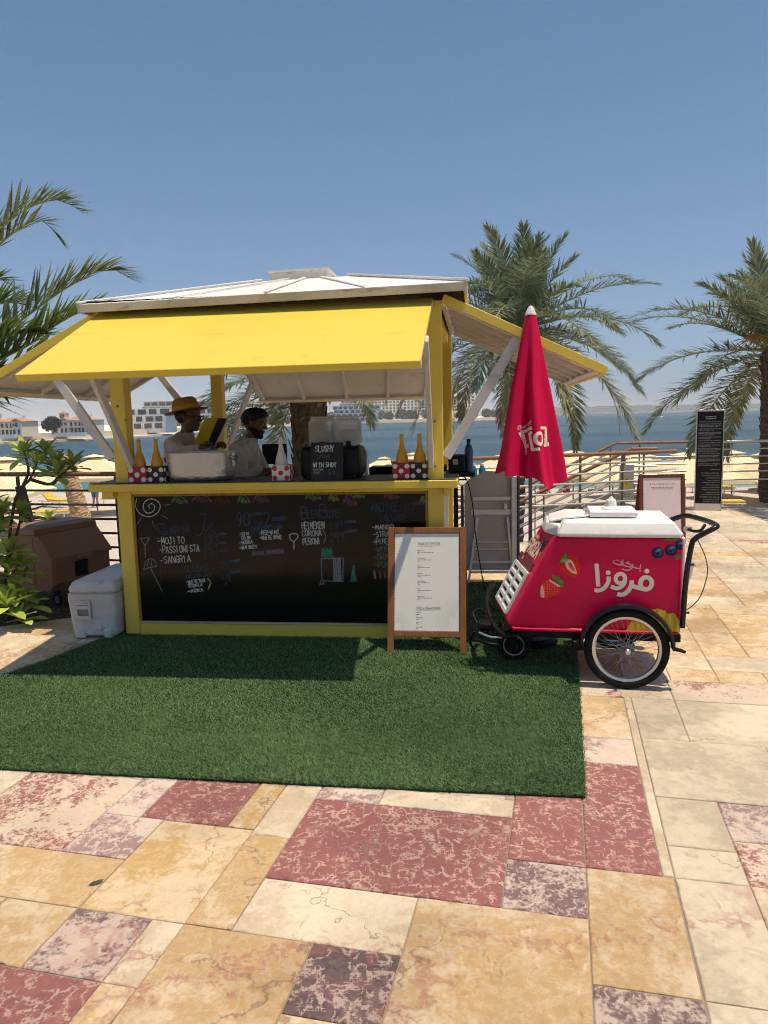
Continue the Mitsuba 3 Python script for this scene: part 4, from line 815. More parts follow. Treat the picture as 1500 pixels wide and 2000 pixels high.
# ================================================================ A-FRAME BOARDS, TOTEM, STAND
def wood_fn(p, n, uv):
    g = fbm(p.x * 30 + p.z * 3, p.y * 30, p.z * 5, octaves=3); b = noise(p.x * 140, p.y * 140, p.z * 16)
    return mix((0.30, 0.125, 0.045), (0.17, 0.062, 0.022), dr.clip(g * .8 + b * .3, 0, 1))
WOOD = mat('wood', proc(wood_fn), .5, .35); DWOOD = mat('dark_wood', (0.115, 0.036, 0.016), .5, .35)
PAPER = mat('paper', (0.74, 0.74, 0.68), .5, .3); PAPERP = mat('pink_paper', (0.70, 0.58, 0.60), .5, .3); TEXT = mat('text_grey', (0.10, 0.10, 0.095), .6, .2)
def aframe(key_label, o, deg, w, h, lean, poster, wood, depth):
    k = thing('menu_board', key_label, 'menu board'); M = yaw(o, deg) @ frame((0, 0, 0), (1, 0, 0), (0, lean, h)); L = math.hypot(lean, h)
    for x in (0, w - .043): part('leg', span((x, 0, -.012), (x + .043, L, .012), .003), wood, k, M)
    for y in (L - .042, .115): part('rail', span((.0435, y, -.011), (w - .0435, y + .040, .011), .003), wood, k, M)
    part('panel', span((.0435, .1555, -.008), (w - .0435, L - .0425, -.003), .001), wood, k, M)
    p = part('poster', span((.047, .157, -.0025), (w - .047, L - .045, .000), .0005), poster, k, M)
    B = yaw(o, deg) @ frame((0, 2 * lean + .03 + depth, 0), (1, 0, 0), (0, -lean - depth, h))
    for x in (0, w - .043): part('rear_leg', span((x, 0, -.012), (x + .043, L, .012), .003), wood, k, B)
    part('rear_panel', span((.0435, .12, -.008), (w - .0435, L - .01, -.003), .001), wood, k, B)
    return k, p, M, L
k, p, M, L = aframe('wooden A-frame menu board with a pale smoothie menu standing on the green mat', (.0, 4.895, 0), -7.9, .535, .84, .20, PAPER, WOOD, .10)
def ptext(t, x, y, h, M, p, mat_=TEXT):
    m = meshkit.text_mesh(t, h, .0006); part('lettering', moved(m, M @ np.array([[1, 0, 0, x], [0, 1, 0, y], [0, 0, 1, .0006], [0, 0, 0, 1.0]])), mat_, p)
def bars(rows, M, p, h=.0055, mat_=TEXT, dz=.0006):
    """Lines of print too small to read: one short bar per word."""
    o = []
    for x, y, wd in rows:
        q = x
        while q < x + wd - .006:
            l = min(R.uniform(.010, .028), x + wd - q); o.append(sbox(q, y, q + l, y + h)); q += l + .005
    part('small_print', moved(flat(MultiPolygon(o), dz), M), mat_, p, kind='stuff')
ptext('SMOOTHIES', .205, L - .125, .0185, M, p); ptext('MILKSHAKES', .197, .30, .0185, M, p)
part('lettering', moved(flat(sbox(.205, L - .133, .32, L - .131), .0006), M), TEXT, p); part('lettering', moved(flat(sbox(.197, .293, .325, .295), .0006), M), TEXT, p)
rows = []
for i in range(7):
    y = L - .165 - i * .052; rows += [(.203, y, R.uniform(.025, .06)), (.203, y - .0115, R.uniform(.07, .115)), (.203, y - .023, .022)]
for i in range(4):
    y = .275 - i * .032; rows += [(.196, y, R.uniform(.025, .055)), (.196, y - .011, .022)]
bars(rows, M, p, .0042)
pm = []
for a in np.linspace(60, 235, 22): pm.append([(.44 + .02 * math.cos(math.radians(a)), .235 + .02 * math.sin(math.radians(a))), (.44 + .115 * math.cos(math.radians(a)), .235 + .135 * math.sin(math.radians(a)))])
for a in np.linspace(-40, 130, 14): pm.append([(.075 + .02 * math.cos(math.radians(a)), .19 + .02 * math.sin(math.radians(a))), (.075 + .08 * math.cos(math.radians(a)), .19 + .09 * math.sin(math.radians(a)))])
PALE = mat('pale_leaf_print', (0.66, 0.685, 0.60), .5, .3)
part('leaf_print', moved(flat(strokes(pm, .007, 2).intersection(sbox(.05, .16, .485, L - .05)), .0004), M), PALE, p, kind='stuff')
k, p, M, L = aframe('reddish brown A-frame board with a pink poster standing behind the ice cream cart', (3.10, 8.89, 0), -9, .53, .83, .15, PAPERP, DWOOD, .22)
bars([(.12, L - .125, .30), (.14, L - .165, .26), (.15, L - .185, .24)], M, p, .008)
# black information column
tt = thing('information_column', 'tall black information column in a steel frame by the promenade railing', 'information sign')
MTt = yaw((4.95, 11.75, 0), -19.9); Wt = .40
part('plinth', span((.012, .008, 0.002), (Wt - .012, .092, .118), .004), STEEL, tt, MTt); part('frame_side', span((0, 0, .002), (.011, .10, 1.565), .003), STEEL, tt, MTt); part('frame_side', span((Wt - .011, 0, .002), (Wt, .10, 1.565), .003), STEEL, tt, MTt)
part('frame_top', span((.0, .0, 1.566), (Wt, .10, 1.592), .004), STEEL, tt, MTt); pn = part('panel', span((.012, .006, .120), (Wt - .012, .094, 1.564), .002), BLACK, tt, MTt)
MTf = MTt @ np.array([[1, 0, 0, 0], [0, 0, -1, .0052], [0, 1, 0, 0], [0, 0, 0, 1.0]]); PW = mat('print_white', (.34, .34, .34), .6, .2)
bars([(.13, 1.475, .16), (.135, 1.445, .15)], MTf, pn, .016, PW); rows = []; y = 1.40
for n_ in (1, 3, 2, 3, 2, 1, 1, 2, 3, 1, 2, 3, 2): 
    for q in range(n_): rows.append((.035, y, .325 if q < n_ - 1 or n_ == 1 else R.uniform(.12, .3))); y -= .0205
    y -= .014
rows.append((.22, y - .03, .14)); y -= .09
for n_ in range(13): rows.append((.36 - R.uniform(.16, .31), y, .0)); x_ = rows.pop()[0]; rows.append((x_, y, .362 - x_)); y -= .038
bars(rows, MTf, pn, .0075, PW)
# white folded stand with slate edges
SLATE = mat('slate_edge', (0.045, 0.055, 0.07), .5, .4); WHITE2 = mat('stand_white', worn((0.72, 0.70, 0.67), (0.55, 0.52, 0.48), 3, .5), .5, .35); WHITE3 = mat('stand_panel', worn((0.44, 0.40, 0.345), (0.34, 0.31, 0.26), 3, .5), .6, .3)
sd_ = thing('white_stand', 'white folded stand with clipped corner and slate coloured edges behind the menu board', 'stand'); MSd = yaw((.735, 6.91, 0), -6)
part('panel', moved(ext(Polygon([(.02, .13), (.50, .13), (.50, 1.0), (.44, 1.065), (.21, 1.075), (.05, .985), (.02, .95)]), .015), MSd @ np.array([[1, 0, 0, 0], [0, 0, -1, .05], [0, 1, 0, 0], [0, 0, 0, 1.0]])), WHITE3, sd_)
for z, hgt, x0, x1 in ((.80, .035, .10, .46), (.665, .05, .08, .46), (.40, .012, .12, .43), (.33, .012, .11, .43), (.20, .022, .06, .45), (.105, .022, .06, .47)): part('crossbar', span((x0, .015, z), (x1, .033, z + hgt), .003), WHITE2, sd_, MSd)
for a, b in (((.05, .02, .0), (.14, .02, .64)), ((.475, .02, .0), (.42, .02, .64))): part('leg', beam(a, b, .022, .03, (0, 1, 0)), WHITE2, sd_, MSd)
part('side_post', span((.455, -.005, .0), (.505, .012, 1.02), .006), WHITE2, sd_, MSd); part('edge', span((.508, -.01, .0), (.532, .06, 1.03), .004), SLATE, sd_, MSd); part('edge', span((-.012, .0, .0), (.012, .06, .93), .004), SLATE, sd_, MSd)
part('grip', hullbox((.40, .0, .745), (.03, .03, .05), .008), WHITE2, sd_, MSd); part('tray', hullbox((.0, .0, 1.0), (.09, .06, .012), .005), BLACK, sd_, MSd)
cb_ = thing('power_cable', 'thin black cable hanging from the kiosk counter over the white stand', 'cable')
part('cord', tube(bend([kq[:3] for kq in [(MK @ V(2.49, .2, 1.165, 1)), (MK @ V(2.56, .2, 1.14, 1)), (MK @ V(2.60, .35, .95, 1)), (MK @ V(2.63, .55, .62, 1)), (MK @ V(2.69, .75, .22, 1)), (MK @ V(2.75, .8, .035, 1)), (MK @ V(2.9, .75, .033, 1))]], 7), .005, 6), BLACK, cb_)
TEAL = pr((0.02, 0.17, 0.28), .15, .5, spec_trans=0.0); scene['mat_teal'] = TEAL
st_ = thing('side_table', 'small grey table behind the white stand holding two blue bottles', 'table'); part('top', box((1.02, 7.6, .90), (.5, .3, .02)), GREYTOP, st_)
for x in (.81, 1.23): part('leg', span((x - .015, 7.59, 0), (x + .015, 7.62, .889)), SLATE, st_)
for i, x in enumerate((.93, 1.015)):
    b = thing('blue_water_bottle', ('left', 'right')[i] + ' one of the two blue bottles on the table behind the white stand', 'bottle', 'blue bottles behind the stand'); part('body', moved(lathe([(0, 0), (.036, 0), (.038, .01), (.036, .13), (.02, .16), (.02, .175), (0, .175)], 16), yaw((x, 7.6, .911), 0)), 'mat_teal', b, smooth=40); part('cap', moved(lathe([(.021, .17), (.021, .19), (0, .19)], 12), yaw((x, 7.6, .911), 0)), LIDW, b)
# ================================================================ COOLER AND BIN
COOL = mat('cooler_white', worn((0.60, 0.58, 0.54), (0.36, 0.32, 0.27), 6, .6), .45, .4)
co = thing('cooler_box', 'grubby white cooler box with rounded lid standing left of the kiosk', 'cooler'); MO = yaw((-2.385, 5.40, 0), -7.1)
part('body', hull_s([(.055, .05, .05), (.345, .05, .05), (.345, .72, .05), (.055, .72, .05), (.035, .035, .32), (.365, .035, .32), (.365, .735, .32), (.035, .735, .32)], .03), COOL, co, MO, smooth=50)
part('lid', hull_s([(.045, .045, .378), (.355, .045, .378), (.355, .725, .378), (.045, .725, .378), (.06, .06, .405), (.34, .06, .405), (.34, .71, .405), (.06, .71, .405)], .035), COOL, co, MO, smooth=50)
part('seal', span((.012, .012, .336), (.388, .758, .350), .006), mat('cream_seal', (.50, .42, .30), .6, .3), co, MO)
ch = part('handle', moved(ext(rounded(.075, .155, .195, .30, .008).difference(rounded(.09, .185, .18, .235, .008)).difference(rounded(.09, .262, .18, .268, .002)), .010), MO @ np.array([[1, 0, 0, 0], [0, 0, -1, .002], [0, 1, 0, 0], [0, 0, 0, 1.0]])), COOL, co)
part('recess', moved(flat(rounded(.088, .183, .182, .272, .004)), MO @ np.array([[1, 0, 0, 0], [0, 0, -1, .0012], [0, 1, 0, 0], [0, 0, 0, 1.0]])), mat('recess_grey', (.22, .2, .17), .7, .2), co)
part('foot', hullbox((.09, .03, .045), (.08, .05, .07), .01), COOL, co, MO); part('foot', hullbox((.31, .03, .045), (.06, .05, .07), .01), COOL, co, MO); part('drain_plug', hullbox((.24, .012, .085), (.06, .02, .028), .008), COOL, co, MO)
BROWN = mat('brown_plastic', worn((0.27, 0.14, 0.080), (0.19, 0.10, 0.06), 3, .5), .42, .45)
bi = thing('waste_bin', 'brown plastic wheeled bin with sloping flap standing beside the shrub', 'waste bin'); MBi = yaw((-2.90, 6.35, 0), 60) @ np.diag([.93, .93, .96, 1.0])
pf = Polygon([(.045, .15), (.0, .22), (.0, .46), (.21, .665), (.60, .665), (.60, .24), (.56, .15)])
part('body', moved(ext(pf, .66), MBi @ np.array([[0, 0, 1, 0], [1, 0, 0, 0], [0, 1, 0, 0], [0, 0, 0, 1.0]])), BROWN, bi)
part('lid', hull_s([(-.015, .195, .672), (.675, .195, .672), (.675, .61, .672), (-.015, .61, .672), (-.010, .20, .712), (.67, .20, .712), (.67, .60, .712), (-.010, .60, .712), (.06, .27, .735), (.60, .27, .735), (.60, .54, .735), (.06, .54, .735)], .012), BROWN, bi, MBi, smooth=40)
fl = part('flap', hexa([(-.012 if s else .672, y, z) for s in (0, 1) for y, z in ((.170, .668), (.180, .645), (-.030, .465), (-.03, .440))]), BROWN, bi, MBi)
part('flap_grip', hullbox((.33, -.035, .435), (.16, .03, .035), .008), BROWN, fl, MBi); part('lock_plate', span((.25, -.004, .25), (.40, .004, .40), .003), BLACK, bi, MBi)
for x in (.03, .62): part('corner_rib', span((x - .022, -.006, .2), (x + .022, .03, .45), .006), BROWN, bi, MBi)
part('side_rib', span((-.007, .25, .2), (.012, .30, .64), .005), BROWN, bi, MBi)
for x, y in ((.08, .06), (.58, .06), (.08, .52), (.58, .52)):
    M = MBi @ np.array([[0, 0, 1, x], [1, 0, 0, y], [0, 1, 0, .062], [0, 0, 0, 1.0]]); w = part('caster', moved(torus(.045, .016, 24, 8), M), RUBBER, bi, smooth=60); part('disc', moved(lathe([(0, -.012), (.04, -.01), (.04, .01), (0, .012)], 16), M), DSTEEL, w); part('bracket', span((x - .02, y - .03, .11), (x + .02, y + .03, .149), .003), BLACK, bi, MBi)

# ================================================================ BEACH, SEA, FAR SHORE
def sand_z(x, y):
    w = 65 - .165 * (x + 29) if x > -60 else 70
    return np.interp(y, [0, 12, 40, w - 10, w + 3, w + 30, 400], [-2.4, -2.4, -2.85, -3.5, -4.55, -7, -9])
def sand_fn(p, n, uv):
    a = fbm(p.x * .7, p.y * .7, 1.0, octaves=4); b = noise(p.x * 60, p.y * 60); w = smoothstep(-4.05, -4.45, p.z)
    return mix(mix((0.60, 0.53, 0.45), (0.50, 0.43, 0.36), dr.clip(a * 1.1 + b * .25 - .2, 0, 1)), (0.30, 0.25, 0.18), w * .8)
scene['mat_sand'] = {'type': 'twosided', 'bsdf': {'type': 'bumpmap', 'arbitrary': proc(lambda p, n, uv: fbm(p.x * 2.2, p.y * 2.2, 0.0, octaves=4), 2e-2), 'scale': .10, 'bsdf': {'type': 'diffuse', 'reflectance': proc(sand_fn)}}}
xs = np.concatenate([np.linspace(-140, -40, 12), np.linspace(-36, 36, 37), np.linspace(40, 140, 12)]); ys = np.concatenate([np.linspace(6.4, 30, 14), np.linspace(32, 120, 45)])
gx, gy = np.meshgrid(xs, ys); gz = np.array([[sand_z(a, b) for a in xs] for b in ys]) + .10 * (meshkit.fbm(np.stack([gx * .25, gy * .25, gx * 0], -1), 3) - .5)
nx_, ny_ = len(xs), len(ys); idx = np.arange(nx_ * ny_).reshape(ny_, nx_)
struct('beach_sand', trimesh.Trimesh(np.c_[gx.ravel(), gy.ravel(), gz.ravel()], np.vstack([np.c_[idx[:-1, :-1].ravel(), idx[:-1, 1:].ravel(), idx[1:, 1:].ravel()], np.c_[idx[:-1, :-1].ravel(), idx[1:, 1:].ravel(), idx[1:, :-1].ravel()]]), process=False), 'mat_sand', True)
def sea_fn(p, n, uv):
    sh = p.y + .165 * (p.x + 29)
    t = smoothstep(62, 128, sh + 14 * (noise(p.x * .03, p.y * .05) - .5)); b = fbm(p.x * .006, p.y * .03, octaves=3)
    foam = (1 - smoothstep(.0, 1.2, dr.abs(sh - 66.2 - 1.4 * noise(p.x * .3, 3.0)))) * .35
    return mix(mix((0.070, 0.185, 0.180), mix((0.036, 0.075, 0.104), (0.054, 0.100, 0.128), smoothstep(.35, .65, b)), t), (.5, .55, .52), foam)
scene['mat_sea'] = {'type': 'bumpmap', 'arbitrary': proc(lambda p, n, uv: fbm(p.x * .9, p.y * 2.6, 0.0, octaves=3) + 2.0 * noise(p.x * .16, p.y * .55), 5e-2), 'scale': .32, 'bsdf': {'type': 'principled', 'base_color': proc(sea_fn), 'roughness': .32, 'specular': .28}}
struct('sea', trimesh.Trimesh([(-9000, 30, -4.4), (9000, 30, -4.4), (9000, 8800, -4.4), (-9000, 8800, -4.4)], [[0, 1, 2], [0, 2, 3]], process=False), 'mat_sea')
LAND = mat('land_sand', (0.60, 0.53, 0.43), .9, .1); WOODS = mat('far_woods', worn((0.060, 0.075, 0.042), (0.03, 0.045, 0.025), .12, 1.0, 1.5), .9, .1)
shore = [(-420, 228), (-124, 242), (-113, 254), (-95, 308), (-89, 400), (-80, 560), (-56, 700), (60, 700), (150, 760), (190, 900), (190, 1500), (-900, 1500), (-900, 240)]
struct('far_island', moved(ext(Polygon(shore), 1.2), yaw((0, 0, -4.9), 0)), LAND, label='long strip of land across the water with a pale beach')
inner = Polygon(shore).buffer(-7); struct('island_terrace', moved(ext(inner, 2.6), yaw((0, 0, -4.0), 0)), LAND)
def ridge(x0, x1, y, h, seed, base=-4.5, dpt=120):
    x = np.linspace(x0, x1, 120); t = np.linspace(0, 1, 120); hh = h * (.35 + .65 * meshkit.fbm(np.c_[x / 130, np.zeros(120), np.full(120, seed)], 4)) * np.minimum(1, np.minimum(t, 1 - t) * 9)
    v = np.vstack([np.c_[x, np.full(120, y - dpt), np.full(120, base)], np.c_[x, np.full(120, y), base + hh], np.c_[x, np.full(120, y + dpt), np.full(120, base)]]); f = []
    for r in (0, 120):
        for q in range(119): f += [[r + q, r + q + 1, r + 121 + q], [r + q, r + 121 + q, r + 120 + q]]
    return trimesh.Trimesh(v, f, process=False)
struct('far_hills', ridge(300, 2400, 2600, 30, 2), WOODS, True, label='low dark hills on the horizon at the right')
struct('far_beach', moved(ext(Polygon([(300, 2330), (2400, 2330), (2400, 2700), (300, 2700)]), 2.4), yaw((0, 0, -4.9), 0)), LAND)

# ---- houses and hotels across the water
CREAMW = mat('house_cream', (0.78, 0.71, 0.58), .8, .2); WHITEW = mat('house_white', (0.84, 0.83, 0.80), .7, .2); TILE = mat('roof_tile', (0.40, 0.235, 0.165), .8, .2); WIND = mat('house_glass', (0.05, 0.06, 0.07), .15, .5); BLUEW = mat('tower_glass', (0.20, 0.29, 0.40), .2, .5); GREYW = mat('house_grey', (0.40, 0.40, 0.39), .8, .2); SHADE = mat('balcony_dark', (0.11, 0.10, 0.09), .8, .2)
def arch(x, z, w, h): return Polygon([(x - w / 2, z), (x + w / 2, z), (x + w / 2, z + h)] + [(x + w / 2 * math.cos(a), z + h + w / 2 * math.sin(a)) for a in np.linspace(0, np.pi, 9)] + [(x - w / 2, z + h)])
def facade(k, M, shapes, m=None, name='window', d=.12):
    """Windows on the front plane y = 0 (towards the viewer)."""
    for s in shapes: part(name, moved(ext(s, d), M @ np.array([[1, 0, 0, 0], [0, 0, -1, .02], [0, 1, 0, 0], [0, 0, 0, 1.0]])), m or WIND, k)
def gable(x0, x1, y0, y1, z, h, o=.5): return hexa([(x0 - o, y0 - o, z), (x1 + o, y0 - o, z), (x0 - o, y1, z), (x1 + o, y1, z), ((x0 + x1) / 2, y0 - o, z + h), ((x0 + x1) / 2, y1, z + h)])
def hip(x0, x1, y0, y1, z, h, o=.6): c = min(x1 - x0, y1 - y0) / 2; return hexa([(x0 - o, y0 - o, z), (x1 + o, y0 - o, z), (x0 - o, y1 + o, z), (x1 + o, y1 + o, z), (x0 + c, (y0 + y1) / 2, z + h), (x1 - c, (y0 + y1) / 2, z + h)])
def villa(label, o, deg, s=1.0):
    k = thing('villa', label, 'house', 'villas across the water'); M = yaw(o, deg) @ np.diag([s, s, s, 1.0])
    def b(n, m_, mt): part(n, moved(m_, M), mt, k)
    b('wall', span((0, .8, -1), (15, 10, 5.2), 0), CREAMW); b('wing', span((0, 0, -1), (4.6, .79, 5.2), 0), CREAMW); b('wing', span((10.4, 0, -1), (15, .79, 5.2), 0), CREAMW); b('side_wing', span((-6.5, 3, -1), (-.01, 10, 4.8), 0), CREAMW)
    b('roof', hip(0, 15, .8, 10, 5.21, 1.5), TILE); b('roof', hip(-6.5, -.2, 3, 10, 4.81, 1.1), TILE)
    for x in (0, 10.4): b('gable_wall', hexa([(x, .0, 5.2), (x + 4.6, .0, 5.2), (x, .8, 5.2), (x + 4.6, .8, 5.2), (x + 2.3, .0, 6.35), (x + 2.3, .8, 6.35)]), CREAMW); b('roof', hexa([(x - .5, -.35, 5.1), (x + 2.3, -.35, 6.5), (x + 5.1, -.35, 5.1), (x - .5, 4, 5.3), (x + 2.3, 5, 6.7), (x + 5.1, 4, 5.3), (x - .5, -.35, 4.95), (x + 5.1, -.35, 4.95)]).difference(hexa([(x - .3, -.5, 4.9), (x + 2.3, -.5, 6.30), (x + 4.9, -.5, 4.9), (x - .3, .05, 4.9), (x + 2.3, .05, 6.30), (x + 4.9, .05, 4.9)])) if False else gable(x, x + 4.6, .0, 4, 5.22, 1.22, .35), TILE)
    b('tower', span((-3.4, 5, 4.5), (-.6, 7.8, 8.3), 0), CREAMW); b('tower_roof', hip(-3.4, -.6, 5, 7.8, 8.31, 1.1, .4), TILE); b('chimney', span((11, 6, 6), (11.8, 6.8, 7.6), 0), CREAMW)
    b('balcony', span((4.6, -.2, 2.25), (10.4, .79, 2.6), 0), CREAMW); b('terrace_wall', span((-7, -6, -1.5), (17, -5.6, .1), 0), WHITEW)
    facade(k, M, [arch(1.1 + .0, 3.0, 1.3, 1.1), arch(12.7, 3.0, 1.3, 1.1), sbox(2.6, 3.1, 3.7, 4.4), sbox(11, 3.1, 11.6, 4.4)] + [sbox(x, .0, x + 1.1, 1.9) for x in (.7, 2.7, 11.0, 13.2)])
    facade(k, M @ yaw((0, .8, 0), 0), [arch(x, 2.7, 1.0, 1.3) for x in (5.4, 7.5, 9.6)] + [sbox(x, 0, x + 1.2, 1.9) for x in (5, 6.9, 8.8)])
    facade(k, M @ yaw((0, 3, 0), 0), [sbox(-5.5, 2.6, -4.3, 4.0), sbox(-2.6, 2.6, -1.5, 4.0), sbox(-5.6, -.2, -3.2, 1.7)]); facade(k, M @ yaw((0, 5, 0), 0), [sbox(-2.9, 6.4, -2.2, 7.9), sbox(-1.8, 6.4, -1.1, 7.9)])
villa('cream villa with red tiled roof and small tower at the left edge of the photo', (-131, 250, -1.35), -14, .82)
villa('cream villa with red tiled roof and small tower behind the white braces', (-113, 262, -1.35), -14, .82)
def modern(label, o, deg, floors, w, seed, group='white modern buildings across the water', m=None, fh=3.2, dpt=10, cat='building'):
    q = random.Random(seed); k = thing('apartment_building', label, cat, group); M = yaw(o, deg); m = m or WHITEW
    for f in range(floors):
        x0, x1 = q.uniform(0, w * .12), w - q.uniform(0, w * .16)
        part('storey', moved(span((x0, 0, f * fh - (1.5 if f == 0 else 0)), (x1, dpt, (f + 1) * fh - .25), 0), M), m, k); part('slab', moved(span((x0 - .5, -1.2, (f + 1) * fh - .24), (x1 + .4, dpt + .3, (f + 1) * fh - .01), 0), M), WHITEW, k)
        n = max(2, int((x1 - x0) / 4.4)); st = (x1 - x0 - .8) / n
        facade(k, M, [sbox(x0 + .6 + i * st, f * fh + .35, x0 + .6 + i * st + st * q.uniform(.62, .82), f * fh + 2.55) for i in range(n)])
modern('white modern house with dark glass nearest the left kiosk post', (-113, 325, -1.4), -12, 3, 24, 1, fh=3.0)
modern('low white modern house half hidden by the man with the straw hat', (-97, 375, -1.4), -12, 3, 20, 2)
modern('grey glass apartment block above the white house beside the left kiosk post', (-152, 470, -1.4), -8, 5, 30, 3, m=GREYW)
modern('white and glass apartment block behind the straw hat', (-128, 500, -1.4), -8, 5, 22, 4, m=BLUEW)
modern('pale apartment block behind the rear kiosk post', (-112, 600, -1.4), -8, 5, 40, 5)
modern('white apartment block between the two men', (-44, 620, -1.4), -8, 4, 46, 6)
modern('long low white block behind the man with black hair', (-92, 690, -1.4), 0, 4, 40, 7)
modern('pale blue glass tower just right of the palm trunk', (-52, 920, -1.4), 0, 13, 26, 8, None, BLUEW, 3.4, 20, 'tower')
modern('darker blue tower right of the pale blue one', (-26, 940, -1.4), 0, 14, 22, 9, None, BLUEW, 3.4, 20, 'tower')
modern('plain grey tower left of the hotel', (-2, 950, -1.4), 0, 14, 26, 10, None, GREYW, 3.4, 20, 'tower')
ho = thing('hotel', 'long pale hotel with rows of square windows above the trees across the water', 'hotel'); MH = yaw((-18, 880, -1.4), 4)
part('wall', moved(span((0, 0, -1), (130, 16, 27), 0), MH), CREAMW, ho); part('roof_block', moved(span((40, 3, 27.01), (100, 13, 31), 0), MH), GREYW, ho); part('parapet', moved(span((-.5, -.4, 26.2), (130.5, 0, 27.6), 0), MH), WHITEW, ho)
part('window', moved(ext(MultiPolygon([sbox(2 + i * 4.25, 8 + j * 3.6, 4.6 + i * 4.25, 10.2 + j * 3.6) for i in range(30) for j in range(5)]), .4), MH @ np.array([[1, 0, 0, 0], [0, 0, -1, -.02], [0, 1, 0, 0], [0, 0, 0, 1.0]])), WIND, ho, kind='stuff'); part('canopy', moved(span((70, -5, 5.5), (120, -.41, 6.6), 0), MH), WHITEW, ho)
def clump_mesh(boxes, n, size, seed):
    g = np.random.default_rng(seed); V_, per = [], n // len(boxes)
    for c, r in boxes:
        d = g.normal(size=(per, 3)); d /= np.linalg.norm(d, axis=1, keepdims=True); p = np.asarray(c) + d * np.asarray(r) * (g.uniform(.35, 1, per)[:, None]) ** .5
        a = g.normal(size=(per, 3, 3)) * size; V_.append((p[:, None] + a).reshape(-1, 3))
    v = np.vstack(V_); return trimesh.Trimesh(v, np.arange(len(v)).reshape(-1, 3), process=False)
g_ = np.random.default_rng(3)
def strip(p0, p1, n, h, w, seed, z=-1.4):
    g = np.random.default_rng(seed); t = np.sort(g.random(n)); c = np.c_[p0[0] + (p1[0] - p0[0]) * t, p0[1] + (p1[1] - p0[1]) * t + g.normal(size=n) * w * .3, np.full(n, z)]
    return [((a[0], a[1], z + hh * .5), (hh * .55, hh * .5, hh * .55)) for a, hh in zip(c, g.uniform(.45, 1, n) * h)]
struct('shore_trees', clump_mesh(strip((-60, 716), (150, 790), 60, 10, 20, 5) + strip((-86, 470), (-76, 600), 16, 7, 6, 6) + strip((-90, 415), (-84, 470), 8, 7, 4, 8), 22000, .75, 4), WOODS, kind='stuff', label='band of dark trees along the far shore')
def far_tree(o, h, r, label, seed):
    k = thing('shore_tree', label, 'tree', 'trees beside the far houses'); part('trunk', tube([np.array(o) - V(0, 0, .5), np.array(o) + V(.2, 0, h * .5)], .22, 6), SHADE, k); part('crown', clump_mesh([((o[0], o[1], o[2] + h * .62), (r, r, h * .4)), ((o[0] - r * .5, o[1], o[2] + h * .5), (r * .6, r, h * .3))], 1500, .35, seed), WOODS, k)
far_tree((-111, 252, -1.3), 5.4, 2.8, 'grey green tree between the two cream villas', 1); far_tree((-137, 248, -1.3), 4.6, 2.2, 'dark tree at the far left edge beside the cream villa', 2); far_tree((-72, 330, -1.3), 6, 3.6, 'bushy tree left of the straw hat across the water', 3)
bo = thing('motorboat', 'small white motorboat on the open water near the information column', 'boat'); MBo = yaw((190, 520, -4.4), 4) @ np.diag([1.35, 1.35, 1.35, 1])
part('hull', hexa([(x, y, z) for x, y, z in ((-4, -1, 0), (-4, 1, 0), (2.5, -1, 0), (2.5, 1, 0), (-4, -1.2, .9), (-4, 1.2, .9), (2.6, -1.2, 1.1), (2.6, 1.2, 1.1), (4.6, 0, 1.3))]).apply_transform(MBo), WHITEW, bo); part('cabin', hexa([(x, y, z) for x, y, z in ((-1, -.8, 1), (-1, .8, 1), (1.6, -.8, 1), (1.6, .8, 1), (-.8, -.7, 2.3), (-.8, .7, 2.3), (.6, -.7, 2.3), (.6, .7, 2.3))]).apply_transform(MBo), WIND, bo); part('canopy', span((-3.2, -1, 2.35), (.8, 1, 2.45), 0).apply_transform(MBo), SHADE, bo)

# ================================================================ RAILINGS AND STEPS
WRAIL = mat('handrail_wood', worn((0.29, 0.15, 0.09), (0.17, 0.085, 0.052), 4, .7), .5, .35); BARS = mat('rail_steel', (0.52, 0.50, 0.46), .35, .5, metallic=.7); DBARS = mat('rail_dark', (0.06, 0.058, 0.055), .45, .4)
CONC = mat('concrete', worn((0.44, 0.39, 0.32), (0.33, 0.28, 0.22), 2, .6), .85, .2)
def railing(label, a, b, za, zb, posts, top=WRAIL, bars=BARS, post=DSTEEL, rows=(.955, .835, .715, .595, .46), group=None, h=1.1):
    k = thing('railing', label, 'railing', group); a, b = V(*a, za), V(*b, zb); u = unit(b - a)
    part('handrail', tube([a + V(0, 0, h - .025), b + V(0, 0, h - .025)], .025, 10), top, k, smooth=60)
    for z in rows: part('rail', tube([a + V(0, 0, z), b + V(0, 0, z)], .0125, 8), bars, k, smooth=60)
    for t in posts:
        c = a + (b - a) * t; n = unit(np.cross(u, V(0, 0, 1))) * .022
        part('post', beam(c + V(0, 0, .012) - n, c + V(0, 0, h - .052) - n, .05, .012, u, .002), post, k); part('foot_plate', box(c + V(0, 0, .006), (.12, .12, .010), .002), post, k)
railing('dark railing with brown handrail at the left, behind the bin and the shrub', (-7.5, 8.98), (-1.15, 7.28), 0, 0, (.02, .18, .37, .555, .74, .93), WRAIL, DBARS, DBARS, (.90, .75, .60, .45, .30, .16))
railing('railing with wooden handrail and steel bars right of the kiosk, behind the parasol', (.1, 8.69), (3.78, 9.57), 0, 0, (.04, .36, .645, .80), WRAIL, BARS)
railing('far railing of the steps with a wooden handrail, in front of the beach parasols', (3.86, 12.27), (5.0, 12.2), 0, 0, (.33,), WRAIL, BARS)
railing('bright steel railing right of the black information column', (5.02, 11.93), (9.5, 11.88), 0, 0, (.10, .42, .8), BARS, BARS)
railing('sloping railing on the far side of the steps going down to the beach', (3.84, 12.27), (-.6, 12.2), 0, -2.0, (.02, .3, .6, .95), WRAIL, BARS)
